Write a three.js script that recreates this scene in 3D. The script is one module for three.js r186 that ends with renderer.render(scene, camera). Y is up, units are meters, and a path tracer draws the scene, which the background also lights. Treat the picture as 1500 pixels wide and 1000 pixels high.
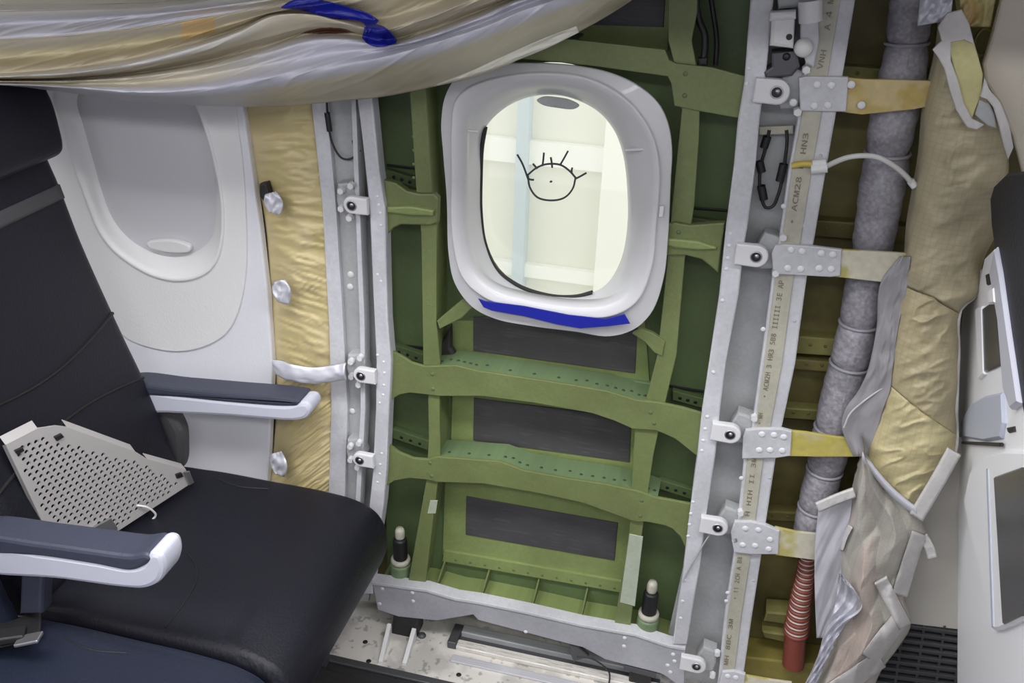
import * as THREE from 'three';
import { RoundedBoxGeometry } from 'three/addons/geometries/RoundedBoxGeometry.js';
import { mergeGeometries, mergeVertices, toCreasedNormals } from 'three/addons/utils/BufferGeometryUtils.js';
import { RectAreaLightUniformsLib } from 'three/addons/lights/RectAreaLightUniformsLib.js';

// ---------- camera, sky, exposure ----------
const scene = new THREE.Scene();
const W = 1500, H = 1000, FOCAL = 1400;
const camera = new THREE.PerspectiveCamera(2 * Math.atan(H / 2 / FOCAL) * 180 / Math.PI, W / H, 0.05, 60);
camera.position.set(0.31584, 1.71669, 1.53681);
camera.rotation.set(-0.482967, 0.237554, 0.035233, 'YXZ');
camera.updateMatrixWorld(true);
const renderer = new THREE.WebGLRenderer({ antialias: true });
renderer.toneMapping = THREE.LinearToneMapping;
renderer.toneMappingExposure = 1.12;
renderer.shadowMap.enabled = true;
RectAreaLightUniformsLib.init();
scene.background = new THREE.Color(1.2, 1.21, 1.15);     // bright even hangar air beyond the fuselage
const LAMP = 11.5, LAMP_COLOR = new THREE.Color(0.985, 0.985, 1);
const FLOOR = 0.08, CEIL = 2.3;

// ---------- helpers ----------
const lerp = (a, b, t) => a + (b - a) * t, sstep = (a, b, x) => { const t = Math.max(0, Math.min(1, (x - a) / (b - a))); return t * t * (3 - 2 * t); };
let seed = 7;
const rnd = () => { seed = (seed * 1664525 + 1013904223) >>> 0; return seed / 4294967296; };
const V = (x, y, z) => new THREE.Vector3(x, y, z);
const C0 = camera.position.clone(), Q0 = camera.quaternion.clone();
const rayOf = (px, py) => V((px - W / 2) / FOCAL, -(py - H / 2) / FOCAL, -1).applyQuaternion(Q0);
// where a traced point of the photograph stands on the plane at distance z from the wall / at height y / on any plane
const at = (px, py, z = 0) => { const d = rayOf(px, py); return C0.clone().addScaledVector(d, (z - C0.z) / d.z); };
const atY = (px, py, y) => { const d = rayOf(px, py); return C0.clone().addScaledVector(d, (y - C0.y) / d.y); };
const onPlane = (px, py, o, n) => { const d = rayOf(px, py); return C0.clone().addScaledVector(d, o.clone().sub(C0).dot(n) / d.dot(n)); };

const hash = (x, y, s) => { let h = (x * 374761393 + y * 668265263 + s * 974634777) | 0; h = Math.imul(h ^ (h >>> 13), 1274126177); return ((h ^ (h >>> 16)) >>> 0) / 4294967296; };
function vnoise(x, y, s, per) {
  const xi = Math.floor(x), yi = Math.floor(y), fx = x - xi, fy = y - yi, w = (a) => per ? ((a % per) + per) % per : a;
  const u = fx * fx * (3 - 2 * fx), v = fy * fy * (3 - 2 * fy);
  const a = hash(w(xi), w(yi), s), b = hash(w(xi + 1), w(yi), s), c = hash(w(xi), w(yi + 1), s), d = hash(w(xi + 1), w(yi + 1), s);
  return (a + (b - a) * u) * (1 - v) + (c + (d - c) * u) * v;
}
const fbm = (x, y, s, oct = 4) => { let t = 0, a = 0.5; for (let i = 0; i < oct; i++) { t += a * vnoise(x, y, s + i); x *= 2; y *= 2; a *= 0.5; } return t; };

function tex(n, f, repeat, srgb = true) {               // a tileable computed texture, f(u, v) -> grey or [r, g, b] in 0..1
  const d = new Uint8Array(n * n * 4);
  for (let j = 0; j < n; j++) for (let i = 0; i < n; i++) {
    const c = f(i / n, j / n), r = Array.isArray(c) ? c : [c, c, c];
    for (let k = 0; k < 3; k++) d[(j * n + i) * 4 + k] = Math.max(0, Math.min(255, r[k] * 255));
    d[(j * n + i) * 4 + 3] = 255;
  }
  const t = new THREE.DataTexture(d, n, n, THREE.RGBAFormat);
  t.wrapS = t.wrapT = THREE.RepeatWrapping; t.magFilter = THREE.LinearFilter; t.minFilter = THREE.LinearMipmapLinearFilter; t.generateMipmaps = true;
  t.repeat.set(...(Array.isArray(repeat) ? repeat : [repeat, repeat])); if (srgb) t.colorSpace = THREE.SRGBColorSpace; t.needsUpdate = true; return t;
}
const tf = (u, v, n, s, oct = 4) => { let t = 0, a = 0.5, k = n; for (let i = 0; i < oct; i++) { t += a * vnoise(u * k, v * k, s + i, k); k *= 2; a *= 0.5; } return t / (1 - Math.pow(0.5, oct)); };
const mottle = tex(256, (u, v) => 0.80 + 0.2 * tf(u, v, 4, 3) + 0.06 * (tf(u, v, 64, 9, 2) - 0.5), 3);
const mottleStrong = tex(256, (u, v) => { const a = tf(u, v, 5, 21); const b = tf(u, v, 24, 33, 3); return 0.62 + 0.36 * a + 0.12 * (b - 0.5); }, 2.4);
const dirtTex = tex(512, (u, v) => { const a = tf(u, v, 8, 51, 5), b = tf(u, v, 40, 61, 3); const k = lerp(0.84, 0.97, sstep(0.32, 0.55, a)); const s = lerp(1, 0.8, sstep(0.66, 0.78, b)); return [k * s, k * s * 0.985, k * s * 0.96]; }, 2);
const weave = tex(128, (u, v) => tf(u, v, 32, 77, 2), 10, false);
const grain = tex(256, (u, v) => tf(u, v, 64, 71, 3), 6, false);
const scratch = tex(256, (u, v) => 0.72 + 0.3 * tf(u, v, 3, 81) + (vnoise(u * 8, v * 160, 85, 0) > 0.78 ? 0.12 : 0), 3);
const stainMix = (lo, hi, s) => (u, v) => { const t = sstep(0.42, 0.6, tf(u, v, 5, s)); return [0, 1, 2].map((i) => lerp(lo[i], hi[i], t) * (0.93 + 0.1 * tf(u, v, 30, s + 9, 2))); };
const stainTex = tex(256, stainMix([0.75, 0.70, 0.52], [0.73, 0.68, 0.36], 131), 4), stainBeige = tex(256, stainMix([0.76, 0.69, 0.50], [0.72, 0.63, 0.36], 171), 4), stainPale = tex(256, stainMix([0.80, 0.78, 0.70], [0.72, 0.68, 0.42], 141), 4);
const ductTex = tex(256, (u, v) => 0.66 + 0.3 * tf(u, v, 7, 151, 4) + 0.22 * (tf(u, v, 48, 161, 2) - 0.5), 5);
const meshTex = tex(256, (u, v) => { const a = Math.abs((u * 24 % 1) - 0.5), b = Math.abs((v * 24 % 1) - 0.5); return (0.84 + 0.12 * tf(u, v, 5, 91)) * (a > 0.42 || b > 0.42 ? 0.955 : 1); }, 5);

const lin = (r, g, b) => new THREE.Color().setRGB(r, g, b);
const std = (c, rough, o = {}) => new THREE.MeshStandardMaterial({ color: c, roughness: rough, ...o });
const phys = (c, rough, o = {}) => new THREE.MeshPhysicalMaterial({ color: c, roughness: rough, side: THREE.DoubleSide, ...o });
const M = {
  primer: std(lin(0.185, 0.225, 0.083), 0.5, { map: mottle, bumpMap: grain, bumpScale: 0.0004 }),
  primerLight: std(lin(0.26, 0.325, 0.115), 0.5, { map: mottle, bumpMap: grain, bumpScale: 0.0004 }),
  primerDark: std(lin(0.125, 0.18, 0.072), 0.55, { map: mottle }),
  primerTeal: std(lin(0.17, 0.25, 0.12), 0.5, { map: mottle }),
  primerDeep: std(lin(0.035, 0.05, 0.03), 0.6),  // near-black green of the flange fasteners
  olive: std(lin(0.235, 0.20, 0.062), 0.6, { map: mottleStrong }),
  oliveLight: std(lin(0.33, 0.31, 0.10), 0.55, { map: mottleStrong }),
  oliveYellow: std(lin(0.36, 0.30, 0.07), 0.55, { map: mottleStrong }),
  strapYellow: std(lin(1, 1, 1), 0.5, { map: stainTex }),
  strapBeige: std(lin(1, 1, 1), 0.5, { map: stainBeige }),
  strapPale: std(lin(1, 1, 1), 0.5, { map: stainPale }),
  white: std(lin(0.68, 0.68, 0.715), 0.42, { map: mottle, bumpMap: grain, bumpScale: 0.0003 }),
  lug: std(lin(0.66, 0.66, 0.67), 0.4),
  bare: std(lin(0.5, 0.56, 0.44), 0.45, { map: mottle }),
  rivetWhite: std(lin(0.68, 0.68, 0.71), 0.3),
  whiteBright: std(lin(0.72, 0.72, 0.71), 0.38),
  greyPaint: std(lin(0.49, 0.50, 0.50), 0.45, { map: mottle }),
  greyBeam: std(lin(0.45, 0.45, 0.485), 0.45, { map: mottle }),
  ivory: std(lin(0.55, 0.53, 0.43), 0.45, { map: mottle }),
  slate: std(lin(0.08, 0.076, 0.08), 0.6, { map: scratch }),
  steel: std(lin(0.45, 0.45, 0.46), 0.32, { metalness: 0.85 }),
  darkSteel: std(lin(0.09, 0.09, 0.095), 0.45, { metalness: 0.4 }),
  black: std(lin(0.012, 0.012, 0.013), 0.5),
  rubber: std(lin(0.02, 0.019, 0.018), 0.6),
  leather: phys(lin(0.0085, 0.0085, 0.0145), 0.5, { specularIntensity: 0.7, bumpMap: grain, bumpScale: 0.0005, sheen: 0.14, sheenRoughness: 0.5, sheenColor: lin(0.35, 0.38, 0.5) }),
  leatherBlue: phys(lin(0.012, 0.0155, 0.03), 0.42, { bumpMap: grain, bumpScale: 0.0006, sheen: 0.2, sheenColor: lin(0.2, 0.3, 0.6) }),
  seatStrip: std(lin(0.055, 0.055, 0.06), 0.6),
  armPad: std(lin(0.045, 0.05, 0.075), 0.5, { bumpMap: grain, bumpScale: 0.0004 }),
  armWhite: std(lin(0.55, 0.56, 0.64), 0.35),
  panel: std(lin(0.72, 0.72, 0.76), 0.5, { bumpMap: grain, bumpScale: 0.0003 }),
  panelWarm: std(lin(0.74, 0.735, 0.73), 0.5, { bumpMap: grain, bumpScale: 0.0003 }),
  shade: std(lin(0.56, 0.56, 0.58), 0.55),
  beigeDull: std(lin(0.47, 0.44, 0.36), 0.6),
  beige: std(lin(0.56, 0.51, 0.42), 0.55),
  plateMetal: std(lin(0.44, 0.42, 0.41), 0.42, { metalness: 0.1 }),
  tapeBlue: std(lin(0.012, 0.018, 0.30), 0.35),
  bezel: phys(lin(0.62, 0.62, 0.63), 0.36, { clearcoat: 0.3 }),
  duct: std(lin(0.44, 0.42, 0.46), 0.55, { bumpMap: weave, bumpScale: 0.0005, map: ductTex }),
  ductTape: std(lin(0.38, 0.37, 0.41), 0.5, { map: mottle }),
  hoseRed: std(lin(0.21, 0.05, 0.034), 0.5),
  hosePale: std(lin(0.62, 0.55, 0.48), 0.5),
  silver: std(lin(0.62, 0.62, 0.68), 0.34, { metalness: 0.2, side: THREE.DoubleSide }),
  filmVC2: phys(lin(0.55, 0.54, 0.46), 0.35),
  tapeWhite: std(lin(0.66, 0.64, 0.62), 0.45, { side: THREE.DoubleSide, map: mottle }),
  filmVC: phys(lin(1, 1, 1), 0.4, { vertexColors: true, clearcoat: 0.12, clearcoatRoughness: 0.4 }),
  clothVC: phys(lin(1, 1, 1), 0.5, { vertexColors: true, map: meshTex, clearcoat: 0.12, clearcoatRoughness: 0.4 }),
  sheetVC: phys(lin(1, 1, 1), 0.45, { vertexColors: true, map: meshTex, clearcoat: 0.1, clearcoatRoughness: 0.4 }),
  sill: std(lin(0.80, 0.79, 0.77), 0.4, { map: dirtTex, metalness: 0.1 }),
  carpet: std(lin(0.02, 0.019, 0.02), 0.9, { bumpMap: grain, bumpScale: 0.003 }),
  shell: std(lin(0.9, 0.9, 0.92), 0.4),
  shellGrey: std(lin(0.50, 0.53, 0.62), 0.45),
  screen: std(lin(0.022, 0.024, 0.032), 0.25),
  wire: std(lin(0.02, 0.02, 0.02), 0.5),
  cableWhite: std(lin(0.6, 0.6, 0.58), 0.4),
  glass: phys(lin(0.97, 0.98, 0.97), 0.03, { transmission: 1, thickness: 0, ior: 1.45 }),
  ink: std(lin(0.05, 0.05, 0.055), 0.6),
};

const used = {};
const numbered = (n) => { used[n] = (used[n] ?? -1) + 1; return used[n] ? `${n}_${String(used[n]).padStart(3, '0')}` : n; };
function thing(name, label, category, base = V(0, 0, 0), group) {
  const o = new THREE.Group(); o.name = numbered(name); o.position.copy(base); o.userData = { label, category, kind: 'thing' };
  if (group) o.userData.group = group; scene.add(o); return o;
}
function rootOf(p) { while (p.parent && p.parent !== scene) p = p.parent; return p; }
function part(name, geo, mat, parent, label) {           // geometry comes in world coordinates
  if (parent) { const r = rootOf(parent).position; geo.translate(-r.x, -r.y, -r.z); }
  const m = new THREE.Mesh(geo, mat); m.name = numbered(name); m.castShadow = m.receiveShadow = true;
  if (label) m.userData.label = label;
  (parent || scene).add(m); return m;
}
function struct(name, geo, mat) { const m = part(name, geo, mat, null); m.userData.kind = 'structure'; return m; }
const spline = (pts, n = 96) => new THREE.CatmullRomCurve3(pts, true, 'centripetal').getPoints(n).slice(0, n);
// a plate whose front face lies at distance z from the wall; pts are world points there; it is `depth` thick
function plateW(pts, z, depth, o = {}) {
  const b = Math.min(o.bevel ?? 0.0012, depth * 0.4);
  const sh = new THREE.Shape(pts.map((p) => new THREE.Vector2(p.x, p.y)));
  for (const h of o.holes || []) sh.holes.push(new THREE.Path(h.map((p) => new THREE.Vector2(p.x, p.y))));
  const g = new THREE.ExtrudeGeometry(sh, { depth: depth - 2 * b, bevelEnabled: true, bevelSize: b, bevelOffset: -b, bevelThickness: b, bevelSegments: 2, curveSegments: 8 });
  g.translate(0, 0, z - depth + b); return g;
}
const plate = (px, z, depth, o = {}) => {
  let pts = px.map(([x, y]) => at(x, y, z)); if (o.smooth) pts = spline(pts, o.smooth);
  return plateW(pts, z, depth, { ...o, holes: (o.holes || []).map((h) => h[0].isVector3 ? h : h.map(([x, y]) => at(x, y, z))) });
};
// a plate on any plane: o origin, n normal facing out
function plateOn(px, o, n, depth, opt = {}) {
  const up = Math.abs(n.y) > 0.9 ? V(0, 0, -1) : V(0, 1, 0), ex = up.clone().cross(n).normalize(), ey = n.clone().cross(ex).normalize();
  const uv = (p) => { const d = p.clone().sub(o); return new THREE.Vector2(d.dot(ex), d.dot(ey)); };
  const pts = px.map((p) => uv(p.isVector3 ? p : onPlane(p[0], p[1], o, n)));
  const b = Math.min(opt.bevel ?? 0.001, depth * 0.4), sh = new THREE.Shape(pts);
  const raw = (opt.holes ? opt.holes(pts) : []); for (const h of raw) sh.holes.push(new THREE.Path(h));
  const g = new THREE.ExtrudeGeometry(sh, { depth: depth - 2 * b, bevelEnabled: true, bevelSize: b, bevelOffset: -b, bevelThickness: b, bevelSegments: 1 });
  g.translate(0, 0, (opt.lift || 0) - depth + b);
  g.applyMatrix4(new THREE.Matrix4().makeBasis(ex, ey, n).setPosition(o)); return g;
}
const tube = (pts, r, seg = 40, rad = 8) => new THREE.TubeGeometry(new THREE.CatmullRomCurve3(pts, false, 'centripetal'), seg, r, rad, false);
const box = (x0, x1, y0, y1, z0, z1, r = 0.002) => { const g = new RoundedBoxGeometry(x1 - x0, y1 - y0, z1 - z0, 2, r); g.translate((x0 + x1) / 2, (y0 + y1) / 2, (z0 + z1) / 2); return g; };
const domeG = (r, h = 0.5) => { const g = new THREE.SphereGeometry(r, 12, 6, 0, Math.PI * 2, 0, Math.PI / 2); g.scale(1, h, 1); g.rotateX(Math.PI / 2); return g; };
const rivetG = {}, hexG = {};
function rivet(px, py, z, r, mat, parent, name = 'rivet') {      // round head proud of the surface at z
  const k = r.toFixed(4); rivetG[k] ??= domeG(r, 0.42);
  const p = at(px, py, z), q = rootOf(parent).position, m = new THREE.Mesh(rivetG[k], mat);
  m.position.set(p.x - q.x, p.y - q.y, p.z - q.z); m.name = numbered(name); m.castShadow = m.receiveShadow = true; parent.add(m); return m;
}
function gridMesh(nu, nv, pos, col, close) {                // pos(u, v) -> world point; close(p) pushes a back face
  const P = [], N = [], I = [], UV = [], add = (p, c, u, v) => { P.push(p.x, p.y, p.z); N.push(...(c || [1, 1, 1])); UV.push(p.x, p.y); };
  for (let j = 0; j <= nv; j++) for (let i = 0; i <= nu; i++) { const u = i / nu, v = j / nv, r = pos(u, v); add(r.p, col ? col(u, v, r) : null); }
  const w = nu + 1, idx = (i, j, o = 0) => o + j * w + i;
  for (let j = 0; j < nv; j++) for (let i = 0; i < nu; i++) { const a = idx(i, j), b = idx(i + 1, j), c = idx(i, j + 1), d = idx(i + 1, j + 1); I.push(a, c, b, b, c, d); }
  if (close) {
    const o = P.length / 3;
    for (let j = 0; j <= nv; j++) for (let i = 0; i <= nu; i++) { const u = i / nu, v = j / nv, r = pos(u, v); add(close(r, u, v), col ? col(u, v, r) : null); }
    for (let j = 0; j < nv; j++) for (let i = 0; i < nu; i++) { const a = idx(i, j, o), b = idx(i + 1, j, o), c = idx(i, j + 1, o), d = idx(i + 1, j + 1, o); I.push(a, b, c, b, d, c); }
    for (let i = 0; i < nu; i++) { I.push(idx(i, 0), idx(i + 1, 0), idx(i, 0, o), idx(i + 1, 0), idx(i + 1, 0, o), idx(i, 0, o)); I.push(idx(i, nv), idx(i, nv, o), idx(i + 1, nv), idx(i + 1, nv), idx(i, nv, o), idx(i + 1, nv, o)); }
    for (let j = 0; j < nv; j++) { I.push(idx(0, j), idx(0, j, o), idx(0, j + 1), idx(0, j + 1), idx(0, j, o), idx(0, j + 1, o)); I.push(idx(nu, j), idx(nu, j + 1), idx(nu, j, o), idx(nu, j + 1), idx(nu, j + 1, o), idx(nu, j, o)); }
  }
  const g = new THREE.BufferGeometry();
  g.setAttribute('position', new THREE.Float32BufferAttribute(P, 3)); g.setAttribute('uv', new THREE.Float32BufferAttribute(UV, 2));
  if (col) g.setAttribute('color', new THREE.Float32BufferAttribute(N, 3));
  g.setIndex(I); g.computeVertexNormals(); return g;
}
function interp(list, x) {                               // list of [x, y]: smooth monotone-ish interpolation
  let i = 0; while (i < list.length - 2 && x > list[i + 1][0]) i++;
  const g = (k) => list[Math.max(0, Math.min(list.length - 1, k))], p0 = g(i - 1), p1 = g(i), p2 = g(i + 1), p3 = g(i + 2), t = (x - p1[0]) / (p2[0] - p1[0]);
  const m1 = (p2[1] - p0[1]) / (p2[0] - p0[0] || 1) * (p2[0] - p1[0]), m2 = (p3[1] - p1[1]) / (p3[0] - p1[0] || 1) * (p2[0] - p1[0]);
  const a = t * t, b = a * t; return (2 * b - 3 * a + 1) * p1[1] + (b - 2 * a + t) * m1 + (3 * a - 2 * b) * p2[1] + (b - a) * m2;
}
function ringLoft(curves, n = 120) {                      // closed outlines (world points), lofted one to the next by angle about their own centre
  const R = curves.map((c) => {
    const d = spline(c, 360), m = d.reduce((s, p) => s.add(p), V(0, 0, 0)).divideScalar(d.length);
    const a = d.map((p) => ({ t: Math.atan2(p.y - m.y, p.x - m.x), p })).sort((x, y) => x.t - y.t);
    return (t) => { let i = a.findIndex((q) => q.t > t); if (i < 0) i = 0; const q = a[i], o = a[(i + a.length - 1) % a.length]; let s = q.t - o.t; if (s <= 0) s += 2 * Math.PI; let r = t - o.t; if (r < 0) r += 2 * Math.PI; return o.p.clone().lerp(q.p, r / s); };
  });
  return gridMesh(n, R.length - 1, (u, v) => ({ p: R[Math.round(v * (R.length - 1))](-Math.PI + u * 2 * Math.PI) }));
}

// ---------- the room ----------
const WX0 = -5, WX1 = 2.6, WZ1 = 3.2;
const winOuter = [[678,105],[724,95],[787,93],[842,97],[892,107],[934,126],[963,151],[978,181],[984,219],[982,269],[978,353],[972,408],[955,458],[930,483],[892,494],[842,487],[779,479],[724,468],[690,450],[665,416],[656,374],[653,290],[648,227],[645,177],[653,135]];
const winLip = [[666,150],[688,128],[745,111],[808,107],[858,114],[900,133],[934,163],[957,202],[966,248],[961,332],[955,391],[934,441],[900,462],[850,466],[766,454],[711,437],[678,408],[663,353],[661,248],[661,189]];
const winPane = [[709,193],[737,160],[779,141],[829,141],[875,162],[900,191],[913,227],[919,277],[919,332],[909,382],[888,416],[863,429],[821,431],[770,422],[732,395],[714,357],[707,311],[707,248]];
const paneW = spline(winPane.map(([x, y]) => at(x, y, -0.062)), 72);
const pc = paneW.reduce((s, p) => s.add(p), V(0, 0, 0)).divideScalar(paneW.length);
const holeW = paneW.map((p) => V(pc.x + (p.x - pc.x) * 1.24, pc.y + (p.y - pc.y) * 1.26, 0));   // opening in the skin
struct('wall_outer', plateW([V(WX0, -0.05, 0), V(WX1, -0.05, 0), V(WX1, CEIL, 0), V(WX0, CEIL, 0)], -0.125, 0.03, { holes: [holeW] }), M.olive);
struct('wall_aisle', box(WX0, WX1, 0, CEIL, WZ1, WZ1 + 0.06), M.panel);
struct('wall_front', box(WX1, WX1 + 0.06, 0, CEIL, -0.15, WZ1 + 0.06), M.panel);
struct('wall_rear', box(WX0 - 0.06, WX0, 0, CEIL, -0.15, WZ1 + 0.06), M.panel);
struct('ceiling', box(WX0 - 0.06, WX1 + 0.06, CEIL, CEIL + 0.06, -0.15, WZ1 + 0.06), M.panel);
struct('floor', box(WX0 - 0.06, WX1 + 0.06, 0.0, FLOOR, 0.0, WZ1 + 0.06), M.carpet);
{ const g = box(-1.2, 0.78, 0.0, FLOOR + 0.006, -0.12, 0.105, 0.003), p = g.attributes.position, q = g.attributes.uv; for (let i = 0; i < p.count; i++) q.setXY(i, p.getX(i), p.getZ(i)); struct('floor_sill', g, M.sill); }
struct('trim_1', box(WX0, WX1, 1.64, 2.26, -0.08, 0.5, 0.04), M.panel);      // unseen luggage bin, added and sized to shade the upper wall
for (const [z, i] of [[0.95, 0], [2.05, 1]]) {
  const t = thing('ceiling_light', i ? 'long white ceiling light strip nearer the far aisle wall' : 'long white ceiling light strip nearer the window wall', 'light', V(0, CEIL - 0.03, z));
  part('housing', box(-4.7, 2.3, CEIL - 0.028, CEIL, z - 0.17, z + 0.17), M.whiteBright, t);
  part('diffuser', box(-4.65, 2.25, CEIL - 0.036, CEIL - 0.026, z - 0.15, z + 0.15), new THREE.MeshStandardMaterial({ color: 0xffffff, emissive: LAMP_COLOR, emissiveIntensity: 1 }), t);
  const l = new THREE.RectAreaLight(LAMP_COLOR, LAMP * (i ? 0.78 : 1.32), 6.9, 0.3); l.position.set(-1.2, CEIL - 0.045, z); l.lookAt(-1.2, 0, z); l.castShadow = true; scene.add(l);
}
// the hangar seen through the pane
const hangar = struct('wall_hangar', box(-9, 9, -3.6, 2.4, -6.2, -6.0), std(lin(0.86, 0.86, 0.79), 0.7));
for (const [x, w, m] of [[-1.45, 0.1, lin(0.62, 0.69, 0.74)], [-0.62, 0.32, lin(0.95, 0.95, 0.9)], [0.62, 0.2, lin(0.8, 0.82, 0.84)], [-2.6, 0.2, lin(0.6, 0.64, 0.66)]]) part('column', box(x - w / 2, x + w / 2, -3.6, 2.4, -6.0, -5.86), std(m, 0.6), hangar);
for (const [y, h] of [[-0.55, 0.2], [0.35, 0.1], [-1.6, 0.12]]) part('rail', box(-9, 9, y - h / 2, y + h / 2, -6.0, -5.93), std(lin(0.95, 0.95, 0.92), 0.6), hangar);
struct('ground_hangar', box(-9, 9, -3.7, -3.6, -6.2, -0.4), std(lin(0.75, 0.75, 0.72), 0.6));

// ---------- the door plug ----------
const plug = thing('door_plug', 'green primed door plug framework with a window, between two white frames', 'door', V(0, 0.15, 0));
const SK = -0.088;                                        // inner face of the plug's skin
part('skin', plateW([V(-0.36, 0.14, 0), V(0.37, 0.14, 0), V(0.33, 1.75, 0), V(-0.35, 1.75, 0)], SK, 0.012, { holes: [holeW] }), M.primerDark, plug);
// light doubler frames with dark grey panels, one per bay
const bays = [
  [[[815,68],[905,-60],[985,-60],[978,75]], [[846,36],[905,-40],[977,-40],[972,40]]],
  [[[662,470],[945,470],[952,566],[660,524]], [[693,465],[935,465],[930,547],[693,514]]],
  [[[663,560],[950,590],[932,690],[660,652]], [[694,583],[925,612],[922,677],[693,645]]],
  [[[652,690],[938,740],[908,858],[648,812]], [[683,727],[905,766],[900,821],[682,783]]],
];
for (const [d, g] of bays) { part('doubler_frame', plate(d, SK + 0.004, 0.005), M.primerLight, plug); part('grey_panel', plate(g, SK + 0.0065, 0.004), M.slate, plug); }
// vertical intercostals: a flange in front and a web back to the skin
const intercostals = [
  [[598,-60],[620,-60],[623,133],[633,283],[640,330],[639,470],[645,540],[644,590],[645,680],[641,706],[622,862],[598,852],[625,700],[628,640],[627,580],[620,533],[619,470],[617,343],[610,283],[600,133]],
  [[979,-60],[1024,-60],[1021,20],[1013,60],[1020,95],[1025,163],[1024,200],[1017,300],[1011,340],[1003,380],[991,520],[966,625],[957,667],[942,769],[922,926],[899,920],[922,776],[930,626],[946,586],[963,520],[978,380],[985,300],[999,160],[988,95],[979,60]],
];
const mids = [[[607,-60],[611,133],[621,283],[630,400],[630,533],[636,640],[633,703],[611,855]], [[1000,-60],[1004,60],[1009,160],[1001,300],[991,380],[977,520],[948,626],[932,769],[911,922]]];
intercostals.forEach((p, i) => {
  const fl = part('intercostal', plate(p, -0.012, 0.008), M.primer, plug);
  const w = mids[i].map(([x, y]) => at(x, y, -0.016)), off = i ? -0.006 : 0.006;
  const g = gridMesh(1, w.length - 1, (u, v) => { const q = w[Math.round(v * (w.length - 1))]; return { p: V(q.x + off, q.y, lerp(-0.018, SK, u)) }; }, null, (r) => r.p.clone().add(V(0.004, 0, 0)));
  part('web', g, M.primer, fl);
});
part('bare_strip', plate([[630,733],[641,733],[638,752],[626,752]], -0.0105, 0.002), M.bare, plug, 'bare whitish metal patch on the upright');
part('bare_strip', plate([[922,782],[942,786],[930,888],[908,882]], -0.0105, 0.002), M.bare, plug, 'bare whitish metal patch on the upright');
// horizontal beams: front web and top flange running back to the skin
const beams = {
  A: [[[558,38],[700,48],[843,58],[974,73],[980,88],[990,93],[1043,99],[1092,112]], [[1082,173],[1025,163],[988,155],[983,122],[978,112],[880,98],[777,87],[556,70]]],
  C: [[[572,513],[587,521],[603,531],[623,537],[667,535],[700,543],[833,563],[890,573],[933,586],[967,590],[1000,597],[1044,610]], [[1034,672],[1020,667],[990,643],[973,635],[960,630],[927,628],[900,616],[867,605],[783,590],[707,580],[645,580],[627,578],[600,575],[585,578],[572,586]]],
  D: [[[568,650],[585,663],[605,671],[627,673],[640,669],[733,676],[767,689],[833,701],[887,709],[933,719],[963,729],[1000,736],[1034,742]], [[1010,806],[1003,800],[997,786],[985,774],[973,769],[947,764],[930,764],[900,753],[853,736],[783,721],[707,708],[643,706],[623,702],[600,700],[577,704],[566,712],[562,724]]],
};
for (const k in beams) {
  const [t, b] = beams[k], bm = part('cross_beam', plate([...t, ...b], -0.004, 0.007), M.primer, plug);
  const top = t.filter(([x]) => x > 622 && x < 968).map(([x, y]) => at(x, y, -0.008));
  part('top_flange', gridMesh(top.length - 1, 1, (u, v) => { const q = top[Math.round(u * (top.length - 1))]; return { p: V(q.x, lerp(q.y - 0.001, Math.min(q.y, 2) - 0.001, v), lerp(-0.01, SK + 0.012, v)) }; }, null, (r) => r.p.clone().add(V(0, -0.004, 0))), M.primerTeal, bm);
  if (k !== 'A') for (let i = 0; i < 22; i++) {            // dark fasteners along the top flange
    const u = 0.03 + i / 21 * 0.94, f = u * (top.length - 1), j = Math.floor(f), q = top[j].clone().lerp(top[j + 1], f - j), g2 = domeG(0.0034, 0.5); g2.rotateX(-Math.PI / 2); g2.translate(q.x, q.y - 0.001, -0.03 - 0.006 * (i % 5 === 2));
    part('fastener', g2, M.primerDeep, bm);
  }
  const low = b.slice().reverse().map(([x, y]) => at(x, y, -0.008));
  part('lower_lip', gridMesh(low.length - 1, 1, (u, v) => { const q = low[Math.round(u * (low.length - 1))]; return { p: V(q.x, q.y + 0.003, lerp(-0.01, -0.03, v)) }; }, null, (r) => r.p.clone().add(V(0, 0.003, 0))), M.primer, bm);
}
// riveted skin stringers seen above the two lower beams
for (const [a, b, n, h] of [[[664,519],[962,563],13,15], [[662,655],[936,697],12,14]]) {
  const s = part('stringer', plate([[a[0], a[1]], [b[0], b[1]], [b[0] - 1, b[1] + h], [a[0], a[1] + h]], SK + 0.014, 0.012), M.primerTeal, plug);
  for (let i = 0; i < n; i++) { const t = (i + 0.5) / n; rivet(lerp(a[0], b[0], t), lerp(a[1], b[1], t) + h * 0.6, SK + 0.014, 0.0034, M.primerDark, s); }
}
for (const [a, b] of [[[575,628],[628,646]], [[572,503],[622,520]], [[565,248],[612,262]], [[1010,318],[1062,326]], [[965,702],[1015,718]], [[985,572],[1030,584]]]) {
  const s = part('stringer', plate([[a[0], a[1]], [b[0], b[1]], [b[0], b[1] + 14], [a[0], a[1] + 14]], SK + 0.016, 0.014), M.primerDark, plug);
  for (let i = 0; i < 3; i++) rivet(lerp(a[0], b[0], 0.25 + i * 0.25), lerp(a[1], b[1], 0.25 + i * 0.25) + 8, SK + 0.016, 0.0036, M.black, s);
}
// dark seams in the skin of the side bays
for (const [x0, y0, x1, y1] of [[566,240,606,245],[573,503,620,508],[1016,303,1066,307],[958,560,1030,572]]) part('skin_lap', plate([[x0, y0], [x1, y1], [x1, y1 + 4], [x0, y0 + 4]], SK + 0.003, 0.003), M.black, plug);
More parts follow.
